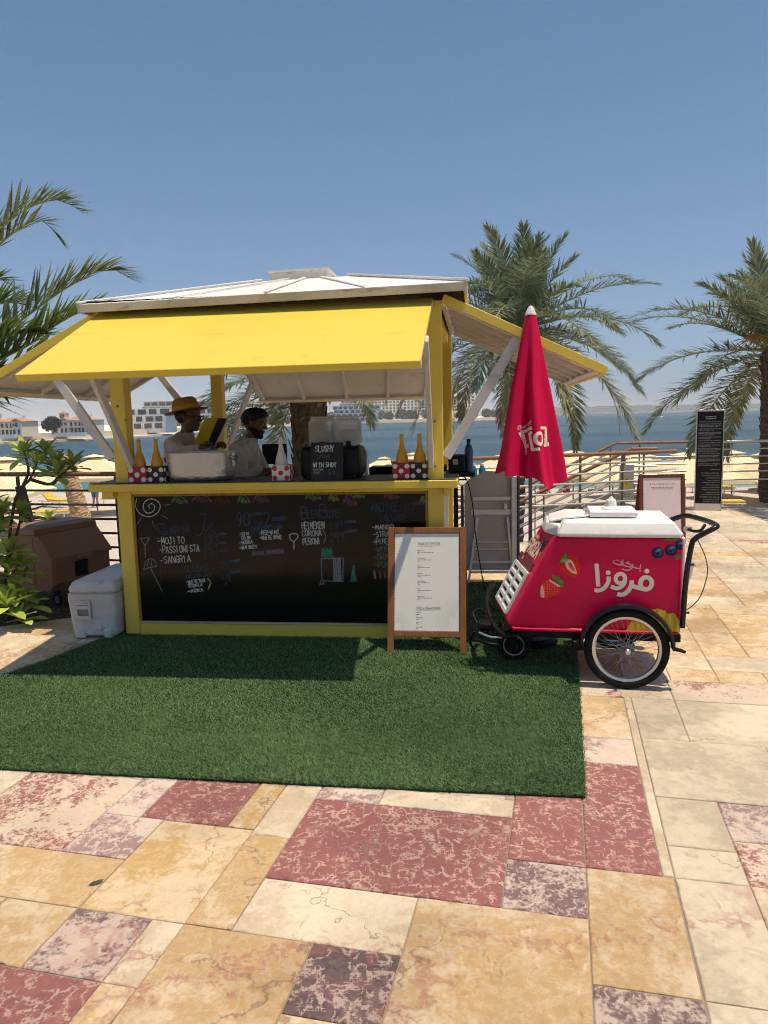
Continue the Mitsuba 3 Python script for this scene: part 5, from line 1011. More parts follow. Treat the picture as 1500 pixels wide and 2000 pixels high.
railing('sloping railing on the near side of the steps going down to the beach', (3.42, 10.28), (-.6, 10.1), 0, -1.8, (.02, .3, .6, .95), WRAIL, BARS)
railing('short level railing at the head of the steps', (3.44, 10.28), (3.80, 10.27), 0, 0, (.5,), WRAIL, BARS)
steps = [(sx, -0.15 * (i + 1)) for i, sx in enumerate(np.arange(3.9, -1.0, -.32))]
for sx, z in steps: part('step', span((sx - .335, 9.95, z - .6), (sx - .001, 12.35, z), .006), CONC, 'stairs')
labels['stairs'] = {'kind': 'structure'}
struct('promenade_wall', [0] and join([span((-14, 8.95, -3), (-1.2, 9.2, -.52), 0).apply_transform(np.eye(4)), span((0, 9.9, -3), (3.9, 9.94, -.52), 0), span((4, 12.4, -3), (16, 12.6, -.52), 0)]), CONC)
wsn = thing('warning_sign', 'grey notice with a yellow warning triangle fixed to the railing of the steps', 'sign'); MW = yaw((3.26, 10.22, 0), 0) @ frame((0, 0, .36), (1, 0, 0), (0, 0, 1))
pn2 = part('plate', moved(ext(rounded(0, 0, .20, .50, .01), .004), MW), mat('sign_plate', (.36, .35, .31), .5, .4), wsn)
part('triangle', moved(flat(Polygon([(.03, .20), (.17, .20), (.10, .36)]), .005), MW), mat('sign_yellow', (.50, .40, .02), .5, .3), pn2); part('mark', moved(flat(unary_union([sbox(.094, .255, .106, .315), Point(.10, .235).buffer(.007)]), .0056), MW), BLACK, pn2); part('band', moved(flat(sbox(.0, .13, .20, .175), .005), MW), 'mat_sign_yellow', pn2); bars([(.03, .09, .13), (.03, .06, .12)], on(MW, 0, 0, .004), pn2, .010)
# planting bed
def soil_fn(p, n, uv): return mix((0.055, 0.037, 0.024), (0.115, 0.082, 0.055), fbm(p.x * 9, p.y * 9, 2.0, octaves=4))
SOIL = mat('soil', proc(soil_fn), .95, .05)
bedp = Polygon([(-12, 4.35), (-4.6, 5.16), (-2.6, 6.08), (-2.26, 6.5), (-2.36, 7.5), (-7.5, 8.95), (-12, 9.6)])
struct('planting_bed', moved(ext(bedp, .46), yaw((0, 0, -.48), 0)), SOIL)
g5 = np.random.default_rng(12); cr = []
for _ in range(900):
    x, y = g5.uniform(-5.5, -2.3), g5.uniform(5, 7.6)
    if bedp.buffer(-.05).contains(Point(x, y)): s_ = g5.uniform(.006, .022); cr.append(box((x, y, -.018), (s_ * 1.6, s_, s_), .002))
struct('bed_litter', join(cr), mat('litter', (.16, .115, .07), .9, .1), kind='stuff', label='dry leaf litter and pebbles on the planting bed')
# ================================================================ PALMS
scene['mat_frond'] = {'type': 'principledthin', 'base_color': {'type': 'mesh_attribute', 'name': 'vertex_color'}, 'roughness': .38, 'diff_trans': .5, 'spec_trans': 0.0}
def trunk_fn(p, n, uv): return mix((0.16, 0.11, 0.072), (0.055, 0.038, 0.026), dr.clip(fbm(p.x * 16, p.y * 16, p.z * 26, octaves=3) * 1.5 - .25, 0, 1))
BARK = mat('palm_bark', proc(trunk_fn), .9, .1)
def frond(base, az, e0, L, droop, g, lf=.42, nl=70, col=(.075, .095, .04), side=0.0, curlup=.0, w=.022, path=None, lift0=22, fwd=(66, 54, 20)):
    """A feather leaf: arched midrib and two rows of narrow leaflets."""
    n = 16; s = np.linspace(0, 1, n); e = np.radians(e0 - droop * s ** 1.35); a = np.radians(az + side * s)
    st = L / (n - 1); d = np.c_[np.cos(e) * np.cos(a), np.cos(e) * np.sin(a), np.sin(e)]; P = np.vstack([base, base + np.cumsum(d[:-1] * st, 0)])
    if path is not None:
        c_ = bend(path, 8); q_ = np.r_[0, np.cumsum(np.linalg.norm(np.diff(c_, axis=0), axis=1))]; L = q_[-1]; P = np.c_[[np.interp(s * L, q_, c_[:, i]) for i in range(3)]].T; d = np.gradient(P, axis=0); d /= np.linalg.norm(d, axis=1, keepdims=True)
    rib = tube(P, np.linspace(.022, .004, n) * L / 3, 5); V_, F_, C_ = [rib.vertices], [rib.faces], [np.tile(np.array(col) * [1.7, 1.5, 1.3], (len(rib.vertices), 1))]; k = len(rib.vertices)
    m = nl * 2; q = np.tile(np.linspace(.10, .995, nl), 2) + g.normal(size=m) * .004; sg = np.repeat([-1, 1], nl); q = np.clip(q, .08, 1)
    p = np.c_[[np.interp(q, s, P[:, i]) for i in range(3)]].T; t = np.c_[[np.interp(q, s, d[:, i]) for i in range(3)]].T; t /= np.linalg.norm(t, axis=1, keepdims=True)
    S = np.cross(t, V(0, 0, 1)); S /= np.maximum(np.linalg.norm(S, axis=1, keepdims=True), 1e-6); U = np.cross(S, t)
    ang = np.radians(np.interp(q, [.1, .5, 1], fwd) + g.normal(size=m) * 6); lift = np.radians(lift0 + g.normal(size=m) * 13)
    D = t * np.cos(ang)[:, None] + (S * (sg * np.cos(lift))[:, None] + U * np.sin(lift)[:, None]) * np.sin(ang)[:, None]
    l = lf * np.interp(q, [.08, .25, .6, .9, 1], [.45, .9, 1, .62, .42]) * g.uniform(.82, 1.1, m); B = np.cross(D, U); B /= np.maximum(np.linalg.norm(B, axis=1, keepdims=True), 1e-6)
    sag = V(0, 0, -1) * (l * g.uniform(.04, .22, m))[:, None]
    mid = p + D * (l * .5)[:, None] + sag * .25; tip = p + D * l[:, None] + sag; hw = B * (w * g.uniform(.7, 1.1, m) / 2)[:, None]
    v = np.stack([p - hw * .5, p + hw * .5, mid + hw, mid - hw, tip], 1).reshape(-1, 3); f = (np.arange(m)[:, None] * 5 + [[0, 1, 2, 0, 2, 3, 3, 2, 4]]).reshape(-1, 3) + k
    c = np.array(col) * g.uniform(.7, 1.35, m)[:, None]; dry = g.random(m) < .03; c[dry] = [.20, .15, .08]
    return trimesh.Trimesh(np.vstack([V_[0], v]), np.vstack([F_[0], f]), process=False), np.vstack([C_[0], np.repeat(c, 5, 0)])
def palm_trunk(base, top, r0, r1, g):
    base, top = np.array(base, float), np.array(top, float); n, m = 60, 22; t = np.linspace(0, 1, n); a = np.arange(m) / m * 2 * np.pi; v = []
    for i, q in enumerate(t):
        r = (r0 + (r1 - r0) * q) * (1 + .10 * (((a / (2 * np.pi) * 6 + i * .55) % 1) - .5) + .05 * ((i * .5) % 1)) * (1 + .06 * g.normal(size=m))
        v.append(base + (top - base) * q + np.c_[np.cos(a) * r, np.sin(a) * r, np.zeros(m)])
    f = []
    for i in range(n - 1):
        for j in range(m): k = (j + 1) % m; f += [[i * m + j, i * m + k, (i + 1) * m + k], [i * m + j, (i + 1) * m + k, (i + 1) * m + j]]
    return trimesh.Trimesh(np.vstack(v), f, process=False)
def boots(base, top, r, z0, z1, n, g, out=.5, size=.16):
    o = []
    for i in range(n):
        q = z0 + (z1 - z0) * i / n; a = i * 2.4; c = np.array(base) + (np.array(top) - np.array(base)) * q; d = V(math.cos(a), math.sin(a), 0); rr = r * (.9 + .25 * (q - z0) / max(z1 - z0, 1e-6)); s = V(-d[1], d[0], 0)
        p = c + d * rr * .8; e = p + d * size * out * g.uniform(.6, 1.2) + V(0, 0, size * g.uniform(.8, 1.5)); w = size * .33
        o.append(hexa([p - s * w - V(0, 0, .04), p + s * w - V(0, 0, .04), p - s * w * .9 + d * .03, p + s * w * .9 + d * .03, e - s * w * .3, e + s * w * .3, e - d * .012]))
    return join(o)
def palm(label, base, crown, r0, r1, L, seed, n=36, lf=.46, nl=74, col=(.215, .262, .165), low=-35, bootn=60, extra=(), fruit=True, dead=6, spread=1.0, w=.036, skip=None):
    g = np.random.default_rng(seed); k = thing('palm_tree', label, 'palm tree'); base, crown = V(*base), V(*crown)
    part('trunk', palm_trunk(base, crown + V(0, 0, .1), r0, r1, g), BARK, k); part('leaf_bases', boots(base, crown, r1, .45, 1.0, bootn, g), BARK, k, kind='stuff')
    for i in range(n):
        q = i / n; e0 = 84 - (84 - low) * q ** 1.15 + g.normal() * 5; az = i * 137.5 + g.normal() * 9
        if skip and skip(az % 360, e0): continue
        c = np.array(col) * g.uniform(.8, 1.25) * (np.array([1.0, 1, 1]) if q < .8 else [1.25, 1.05, .9])
        m, vc = frond(crown + V(math.cos(math.radians(az)) * .10, math.sin(math.radians(az)) * .10, .08), az, e0, L * g.uniform(.85, 1.08) * (.63 if e0 > 52 else 1), g.uniform(48, 85) * spread * (.55 if e0 > 60 else 1), g, lf, nl, c, g.normal() * 16, w=w); part('frond', m, 'mat_frond', k, color=vc)
    for i in range(dead):
        az = g.uniform(0, 360)
        if skip and skip(az, -40): continue
        m, vc = frond(crown + V(0, 0, -.05), az, -22 - g.uniform(0, 25), L * g.uniform(.65, .95), 50, g, lf * .7, nl // 2, (.24, .165, .09), 10, w=w * .8); part('dry_frond', m, 'mat_frond', k, color=vc)
    for x in extra:
        m, vc = frond(*x[:5], g, *x[5:]); part('frond', m, 'mat_frond', k, color=vc)
    if fruit:
        for az in (200, 285): 
            c = crown + V(math.cos(math.radians(az)) * .45, math.sin(math.radians(az)) * .45, .35); part('flower_stalk', join([tube(bend([crown + V(0, 0, .1), c, c + V(*(g.normal(size=3) * .16 - [0, 0, .18]))], 4), .006, 4) for _ in range(26)]), mat('flower_stalk', (.36, .20, .05), .7, .2) if 'mat_flower_stalk' not in scene else 'mat_flower_stalk', k, kind='stuff')
palm('tall date palm behind the pink parasol, right of the kiosk', (2.75, 16, -2.5), (2.92, 16, 3.25), .24, .22, 3.25, 4, n=54, low=-32, lf=.52, w=.036, nl=84)
palm('date palm at the right edge beside the information column', (6.62, 12.6, 0.0), (6.60, 12.6, 2.45), .19, .20, 2.65, 9, n=54, low=-36, bootn=70, lf=.45, w=.032, spread=.75, nl=80, skip=lambda a, e: 175 < a < 250 and e < 22)
palm('date palm behind the kiosk, its trunk seen between the man and the slush machine', (-1.08, 10.5, -2.5), (-1.02, 10.5, 1.95), .19, .24, 1.85, 13, n=44, low=-52, bootn=90, dead=8, spread=1.1, lf=.40, w=.028, fruit=False, skip=lambda a, e: e > 34 or (e < 2 and not 150 < a < 235))
gl = np.random.default_rng(2)
KL = (-5.15, 8.3, 2.75)
def leaf_on(path, lf, nl, col, w, lift, seed=0): return (V(*path[0]), 0, 0, 1, 0, lf, nl, col, 0, 0, w, [V(*q) for q in path], lift, (58, 46, 14))
GA, GB, GC = (.24, .29, .15), (.19, .26, .08), (.13, .18, .05)
palm('green palm at the left edge, its long leaves reaching over the kiosk', (-5.3, 8.2, 0.0), KL, .2, .22, 2.6, 21, n=22, lf=.55, nl=60, col=(.14, .19, .07), low=-25, fruit=False, dead=2, w=.036, skip=lambda a, e: (a < 75 or a > 285),
     extra=[leaf_on([(-5.1, 8.3, 2.85), (-4.55, 8.25, 3.35), (-4.0, 8.2, 3.67), (-3.75, 8.2, 3.84), (-3.5, 8.2, 3.94), (-3.3, 8.18, 3.93), (-3.08, 8.15, 3.80)], .48, 60, GA, .040, 48),
            leaf_on([(-5.1, 8.4, 2.75), (-4.6, 8.4, 3.2), (-4.11, 8.4, 3.56), (-3.86, 8.4, 3.74), (-3.65, 8.4, 3.80), (-3.54, 8.38, 3.72), (-3.44, 8.36, 3.59)], .40, 52, GA, .038, 40),
            leaf_on([(-5.1, 8.0, 2.0), (-4.5, 7.8, 2.2), (-3.85, 7.7, 2.51), (-3.58, 7.7, 2.68), (-3.26, 7.7, 2.89), (-2.94, 7.7, 3.06), (-2.7, 7.7, 3.14), (-2.46, 7.7, 3.02)], .52, 84, GA, .042, 55),
            leaf_on([(-5.0, 7.9, 1.95), (-4.3, 7.6, 2.0), (-3.72, 7.4, 2.24), (-3.45, 7.4, 2.36), (-3.19, 7.4, 2.53), (-2.93, 7.4, 2.67), (-2.67, 7.4, 2.72)], .60, 84, GB, .046, 50),
            leaf_on([(-5.0, 7.7, 2.0), (-4.2, 7.3, 2.0), (-3.55, 7.15, 2.13), (-3.3, 7.1, 2.25), (-3.05, 7.0, 2.33), (-2.8, 7.0, 2.42)], .55, 74, GC, .046, 10),
            leaf_on([(-5.1, 8.1, 2.1), (-4.5, 7.95, 2.55), (-4.0, 7.9, 2.82), (-3.78, 7.9, 2.86), (-3.5, 7.9, 2.78)], .52, 66, GB, .044, 45),
            leaf_on([(-5.0, 7.6, 2.1), (-4.3, 7.5, 2.25), (-3.8, 7.4, 2.42), (-3.5, 7.35, 2.48), (-3.2, 7.3, 2.46)], .55, 70, GB, .044, 40), leaf_on([(-5.0, 7.5, 1.8), (-4.2, 7.2, 1.78), (-3.7, 7.1, 1.9), (-3.3, 7.0, 2.05)], .55, 60, GC, .044, 30), leaf_on([(-5.1, 8.2, 2.4), (-4.6, 8.1, 2.9), (-4.2, 8.1, 3.1), (-3.95, 8.1, 3.12), (-3.8, 8.1, 3.0)], .42, 50, GB, .04, 35),
            leaf_on([(-5.0, 7.9, 1.9), (-4.4, 7.7, 1.85), (-3.9, 7.6, 1.95), (-3.5, 7.5, 2.1), (-3.2, 7.45, 2.2)], .5, 66, GC, .044, -5)])
# ================================================================ SHRUB
scene['mat_leaf'] = {'type': 'principledthin', 'base_color': {'type': 'mesh_attribute', 'name': 'vertex_color'}, 'roughness': .25, 'diff_trans': .36, 'spec_trans': 0.0}
def leaf_mesh(L, w, g):
    t = np.array([0, .18, .42, .66, .86, 1.0]); ww = np.array([.10, .42, .82, 1.0, .72, .12]) * w / 2; arch_ = -.22 * L * t ** 2; v = []
    for a, b, c in zip(t, ww, arch_): v += [(a * L, -b, c + b * .28), (a * L, 0, c), (a * L, b, c + b * .28)]
    f = []
    for i in range(5): k = i * 3; f += [[k, k + 3, k + 4], [k, k + 4, k + 1], [k + 1, k + 4, k + 5], [k + 1, k + 5, k + 2]]
    return trimesh.Trimesh(v, f, process=False)
gs = np.random.default_rng(31)
shrub = thing('beach_shrub', 'leafy green shrub with rosettes of broad leaves in the planting bed at the left', 'shrub')
def rosette(c, n=15, L=.135, tint=(.10, .17, .035), up=(0, 0, 1)):
    c = np.array(c); tint = np.array(tint); L = L * 1.22
    for i in range(n):
        q = i / n; el = math.radians(75 - 85 * q + gs.normal() * 8); az = i * 2.4 + gs.normal() * .2; l = L * (.65 + .45 * min(1, q * 1.8)) * gs.uniform(.85, 1.15)
        x = V(math.cos(el) * math.cos(az), math.cos(el) * math.sin(az), math.sin(el)); z = np.cross(x, V(-math.sin(az), math.cos(az), 0)); m = moved(leaf_mesh(l, l * gs.uniform(.36, .46), gs), frame(c - V(0, 0, .02 + .06 * q), x, np.cross(z if z[2] > 0 else -z, x)))
        col = tint * gs.uniform(.75, 1.3); col = col if gs.random() > .10 else np.array([.36, .34, .06])
        part('leaf', m, 'mat_leaf', shrub, smooth=True, color=np.tile(col, (len(m.vertices), 1)))
RO = [((-3.03, 6.3, 1.40), 16, .15), ((-2.88, 6.35, 1.40), 15, .145), ((-2.90, 6.2, 1.32), 12, .13), ((-2.78, 6.3, 1.29), 16, .155), ((-2.64, 6.35, 1.29), 14, .14), ((-2.72, 6.2, 1.22), 12, .14), ((-3.10, 6.0, .92), 16, .15), ((-3.04, 6.2, .91), 14, .14), ((-3.03, 5.9, .63), 16, .15), ((-2.98, 6.0, .50), 15, .14), ((-3.02, 5.85, .46), 14, .15), ((-2.96, 5.8, .31), 14, .14), ((-2.90, 5.85, .22), 14, .15), ((-2.98, 5.7, .24), 14, .15), ((-3.18, 7.0, .74), 10, .12), ((-3.25, 5.8, .75), 15, .15), ((-3.3, 5.9, .35), 15, .15), ((-3.12, 5.8, .80), 14, .15), ((-3.2, 5.95, 1.02), 14, .15), ((-3.15, 5.75, .52), 13, .15), ((-2.9, 5.75, .12), 12, .14)]
for c, n_, l_ in RO:
    rosette(c, n_, l_, (.42, .52, .11) if c[2] < 1.0 else (.42, .54, .14))
BR = mat('branch', (.10, .075, .055), .8, .2)
root = V(-3.2, 6.1, -.02)
for pts in ([root, (-3.18, 6.15, .45), (-3.09, 6.2, .98), (-2.98, 6.28, 1.16), (-2.90, 6.3, 1.36)], [(-3.09, 6.2, .98), (-3.0, 6.28, 1.2), (-3.03, 6.3, 1.37)], [(-2.98, 6.28, 1.14), (-2.82, 6.27, 1.10), (-2.72, 6.22, 1.18), (-2.76, 6.28, 1.26)], [(-2.80, 6.27, 1.10), (-2.66, 6.32, 1.24)], [root, (-3.2, 5.95, .4), (-3.10, 6.0, .88)], [root, (-3.12, 5.95, .3), (-3.03, 5.9, .60)], [root, (-3.05, 5.9, .1), (-2.93, 5.83, .2)], [root, (-3.28, 5.95, .3), (-3.25, 5.8, .72)], [(-3.18, 6.15, .45), (-3.1, 6.2, .7), (-3.04, 6.2, .88)], [root, (-3.2, 6.6, .4), (-3.18, 7.0, .70)], [(-3.12, 5.95, .3), (-3.0, 5.98, .47)]):
    part('branch', tube(bend(pts, 5), np.linspace(.016, .008, (len(pts) - 1) * 5 + 1), 7), BR, shrub, smooth=60)
# ================================================================ BEACH THINGS
CANVAS = mat('canvas_cream', worn((0.74, 0.64, 0.40), (0.64, 0.53, 0.31), 2, .5), .8, .2); POLE = mat('pole_wood', (.42, .36, .28), .6, .3); CUSH = mat('cushion_yellow', (.62, .42, .06), .8, .2); LFRAME = mat('lounger_frame', (.62, .60, .55), .5, .3)
def umbrella(label, x, y, zt, w=3.2, rot=20):
    k = thing('beach_umbrella', label, 'beach umbrella', 'cream umbrellas on the beach'); M = yaw((x, y, zt), rot); zs = float(sand_z(x, y)); h = w / 2
    n = [(-h, -h), (h, -h), (h, h), (-h, h)]; dz = -.95 * w / 3.2
    for i in range(4):
        a, b = n[i], n[(i + 1) % 4]; m_ = ((a[0] + b[0]) / 2 * .97, (a[1] + b[1]) / 2 * .97)
        c0 = [np.array((a[0], a[1], dz)), np.array((*m_, dz + .05)), np.array((b[0], b[1], dz)), np.array((b[0] * .16, b[1] * .16, -.14)), np.array((a[0] * .16, a[1] * .16, -.14))]
        v = np.array(c0 + [q - V(0, 0, .012) for q in c0]); f = [[0, 1, 4], [1, 3, 4], [1, 2, 3], [5, 9, 6], [6, 9, 8], [6, 8, 7], [0, 5, 6], [0, 6, 1], [1, 6, 7], [1, 7, 2]]
        part('canopy_panel', trimesh.Trimesh(v, f, process=False), CANVAS, k, M)
        part('valance', trimesh.Trimesh([c0[0], c0[1], c0[2], c0[2] - V(0, 0, .13), c0[1] - V(0, 0, .15), c0[0] - V(0, 0, .13)], [[0, 5, 4], [0, 4, 1], [1, 4, 3], [1, 3, 2]], process=False), CANVAS, k, M)
    part('vent_cap', hexa([(s * a * .26, s * b * .26, -.10) for a, b in n for s in (1,)] + [(0, 0, .03)]), CANVAS, k, M); part('vent_gap', hexa([(a * .17, b * .17, z) for a, b in n for z in (-.17, -.10)]), SHADE, k, M); part('pole', tube([(0, 0, zs - zt - .1), (0, 0, -.02)], .035, 8), POLE, k, M); part('base', box((0, 0, zs - zt + .06), (.7, .7, .12), .01), CONC, k, M)
for l, x, y, z, w, r in (('large cream beach umbrella at the left edge behind the shrub', -14.74, 29, .38, 3.4, 20), ('cream beach umbrella next to the left kiosk post', -13.97, 36, .11, 3.6, 12), ('cream beach umbrella just right of the kiosk counter', 3.75, 40, -.55, 3.3, 38), ('cream beach umbrella left of the closed pink parasol', 5.9, 37, -.42, 3.3, 10), ('pale beach umbrella right of the closed pink parasol', 8.73, 34, -.14, 3.4, 18), ('cream beach umbrella above the warning notice', 12.6, 38, -.40, 3.2, 30), ('big cream beach umbrella left of the information column', 12.25, 30, -.12, 3.6, 14), ('cream beach umbrella right of the information column', 16.98, 36, -.44, 3.4, 20), ('cream beach umbrella beside the right palm trunk', 20.3, 40, -.85, 3.3, 25), ('far cream beach umbrella behind the slush machine', .11, 54, -1.3, 3.2, 10), ('far cream beach umbrella behind the yellow bottles', 2.3, 56, -1.15, 3.2, 25), ('cream beach umbrella near the water behind the information column', 13.5, 47, -1.2, 3.2, 15), ('near cream beach umbrella with its edge under the handrail at the far left', -13.6, 25.5, .30, 3.4, 5), ('cream beach umbrella behind the shrub leaves at the left', -19.5, 38, .0, 3.4, 15), ('cream beach umbrella seen over the steps behind the closed parasol', 7.4, 41, -.75, 3.4, 25), ('cream beach umbrella low over the steps railing', 10.4, 33.5, -.35, 3.6, 12), ('cream beach umbrella between the warning notice and the information column', 15.1, 42, -.9, 3.4, 8), ('wide cream beach umbrella under the bright railing at the right edge', 17.6, 33, -.45, 3.8, 16), ('cream beach umbrella beside the kiosk counter at the right', 2.6, 34, -.55, 3.4, 12)): umbrella(l, x, y, z, w, r)
def lounger(label, x, y, deg, flat_=False):
    k = thing('sun_lounger', label, 'sun lounger', 'yellow loungers on the sand'); M = yaw((x, y, float(sand_z(x, y)) + .02), deg)
    part('frame', join([span((-.33, 0, .26), (-.29, 1.9, .31), .005), span((.29, 0, .26), (.33, 1.9, .31), .005), span((-.33, 0, .255), (.33, .05, .309), .005)]), LFRAME, k, M)
    for a, b in ((-.31, .15), (.31, .15), (-.31, 1.6), (.31, 1.6)): part('leg', span((a - .025, b - .025, -.03), (a + .025, b + .025, .259), .004), LFRAME, k, M)
    part('cushion', hullbox((0, .62, .36), (.60, 1.2, .10), .03), CUSH, k, M, smooth=50); part('back_cushion', moved(hullbox((0, .36, 0), (.60, .74, .10), .03), M @ frame((0, 1.2, .36), (1, 0, 0), (0, math.cos(.7 if not flat_ else .05), math.sin(.7 if not flat_ else .05)))), CUSH, k, smooth=50)
for l, x, y, d, f in (('yellow sun lounger on the sand right of the information column', 15.4, 31.5, 80, True), ('yellow sun lounger with raised back near the right palm trunk', 17.9, 38, 15, False), ('second yellow lounger back behind the information column', 16.9, 39.5, 15, False), ('yellow sun lounger with white frame seen above the brown bin', -14.6, 34.2, 100, True), ('folded yellow lounger standing near the beach trunk at the left', -17.2, 40, 60, False), ('yellow lounger beside the man in blue shorts', -15.9, 41.5, -70, False), ('yellow lounger behind the beach trunk', -12.8, 41, 100, True)): lounger(l, x, y, d, f)
ts = thing('tree_stump', 'pale leaning palm trunk on the beach between shrub and kiosk', 'tree trunk'); part('trunk', palm_trunk((-13.3, 32.5, -2.75), (-13.9, 32.5, .3), .40, .30, np.random.default_rng(8)), mat('pale_trunk', (.42, .30, .18), .9, .1), ts)
ps = thing('leaning_pole', 'dark leaning post in front of the railing behind the bin', 'post'); part('post', beam((-3.42, 7.35, -.03), (-3.62, 7.38, 1.0), .075, .075, (0, 1, 0), .006), mat('post_wood', (.10, .075, .055), .8, .2), ps)

# ================================================================ PEOPLE
SKIN = mat('skin_brown', (.125, .064, .040), .42, .4); SKIN2 = mat('skin_tan', (.36, .20, .14), .55, .3); HAIR = mat('hair_black', (.008, .007, .006), .6, .3); LINEN = mat('linen', worn((.56, .51, .45), (.42, .38, .33), 8, .5), .85, .15); scene['mat_linen'] = bumped(scene['mat_linen'], lambda p, n, uv: fbm(p.x * 9 + 1.5 * fbm(p.z * 7, p.x * 5), p.y * 9, p.z * 5, octaves=3), .10, 4e-3); TROU = mat('trousers_dark', (.03, .03, .035), .8, .15)
STRAW = mat('straw', worn((.34, .17, .06), (.20, .10, .035), 30, .6), .75, .2); BANDY = mat('hat_band', (.52, .26, .02), .6, .2)
SP = lambda p, r, n=14: m3.Manifold.sphere(r, n).translate(list(map(float, p)))
def cap(a, ra, b, rb, n=14): return m3.Manifold.batch_hull([SP(a, ra, n), SP(b, rb, n)])
def rounded_off(m, edge, it):
    t = man2tri(m.refine_to_length(edge)); t.merge_vertices(); trimesh.smoothing.filter_taubin(t, lamb=.5, nu=.53, iterations=it); return t
def head_man(tilt=0):
    """Head with the face towards +x, centre of the skull at the origin."""
    m = m3.Manifold.batch_hull([SP((-.012, 0, .030), .088), SP((-.040, 0, .022), .078), SP((.030, 0, .045), .068)])
    m += m3.Manifold.batch_hull([SP((.03, .028, -.02), .046), SP((.03, -.028, -.02), .046), SP((.048, .018, -.080), .030), SP((.048, -.018, -.080), .030), SP((-.02, 0, -.03), .06), SP((.066, 0, -.092), .020)])
    m += m3.Manifold.batch_hull([SP((.078, .026, .026), .014), SP((.078, -.026, .026), .014)])                    # brow
    m += m3.Manifold.batch_hull([SP((.084, 0, .018), .009), SP((.106, 0, -.022), .011), SP((.090, .012, -.026), .009), SP((.090, -.012, -.026), .009)])   # nose
    m += m3.Manifold.batch_hull([SP((.084, .014, -.052), .010), SP((.084, -.014, -.052), .010), SP((.091, 0, -.050), .009)]) + m3.Manifold.batch_hull([SP((.080, .013, -.066), .010), SP((.080, -.013, -.066), .010), SP((.087, 0, -.065), .009)])
    for s in (-1, 1): m += m3.Manifold.batch_hull([SP((-.012, s * .082, .018), .013), SP((-.006, s * .080, -.022), .009), SP((-.022, s * .090, .010), .007)])
    return m
def hand_bones(w, d, n, curl, side):
    """Palm and five fingers from the wrist w: d along the hand, n the back of the hand, side +1/-1 for the thumb's side."""
    w, d, n = np.array(w, float), unit(d), unit(n); s = np.cross(n, d) * side; o = [(w, .026, w + d * .03, .026)]
    for k in (-1.5, -.5, .5, 1.5): o.append((w + d * .02 + s * k * .012, .015, w + d * .085 + s * k * .021, .0125))
    for k, l in ((-1.5, .062), (-.5, .074), (.5, .080), (1.5, .072)):
        p = w + d * .085 + s * k * .021; a = 0.0
        for j, f in enumerate((.46, .31, .23)):
            a += math.radians(curl * (1, 1.1, .8)[j]); q = p + (d * math.cos(a) - n * math.sin(a)) * l * f; o.append((p, .0105 - .001 * j, q, .0095 - .001 * j)); p = q
    p = w + d * .025 + s * .03; q = p + d * .035 + s * .030 - n * .012; o += [(p, .015, q, .0115), (q, .0115, q + d * .028 + s * .006 - n * .016, .0095)]
    return o
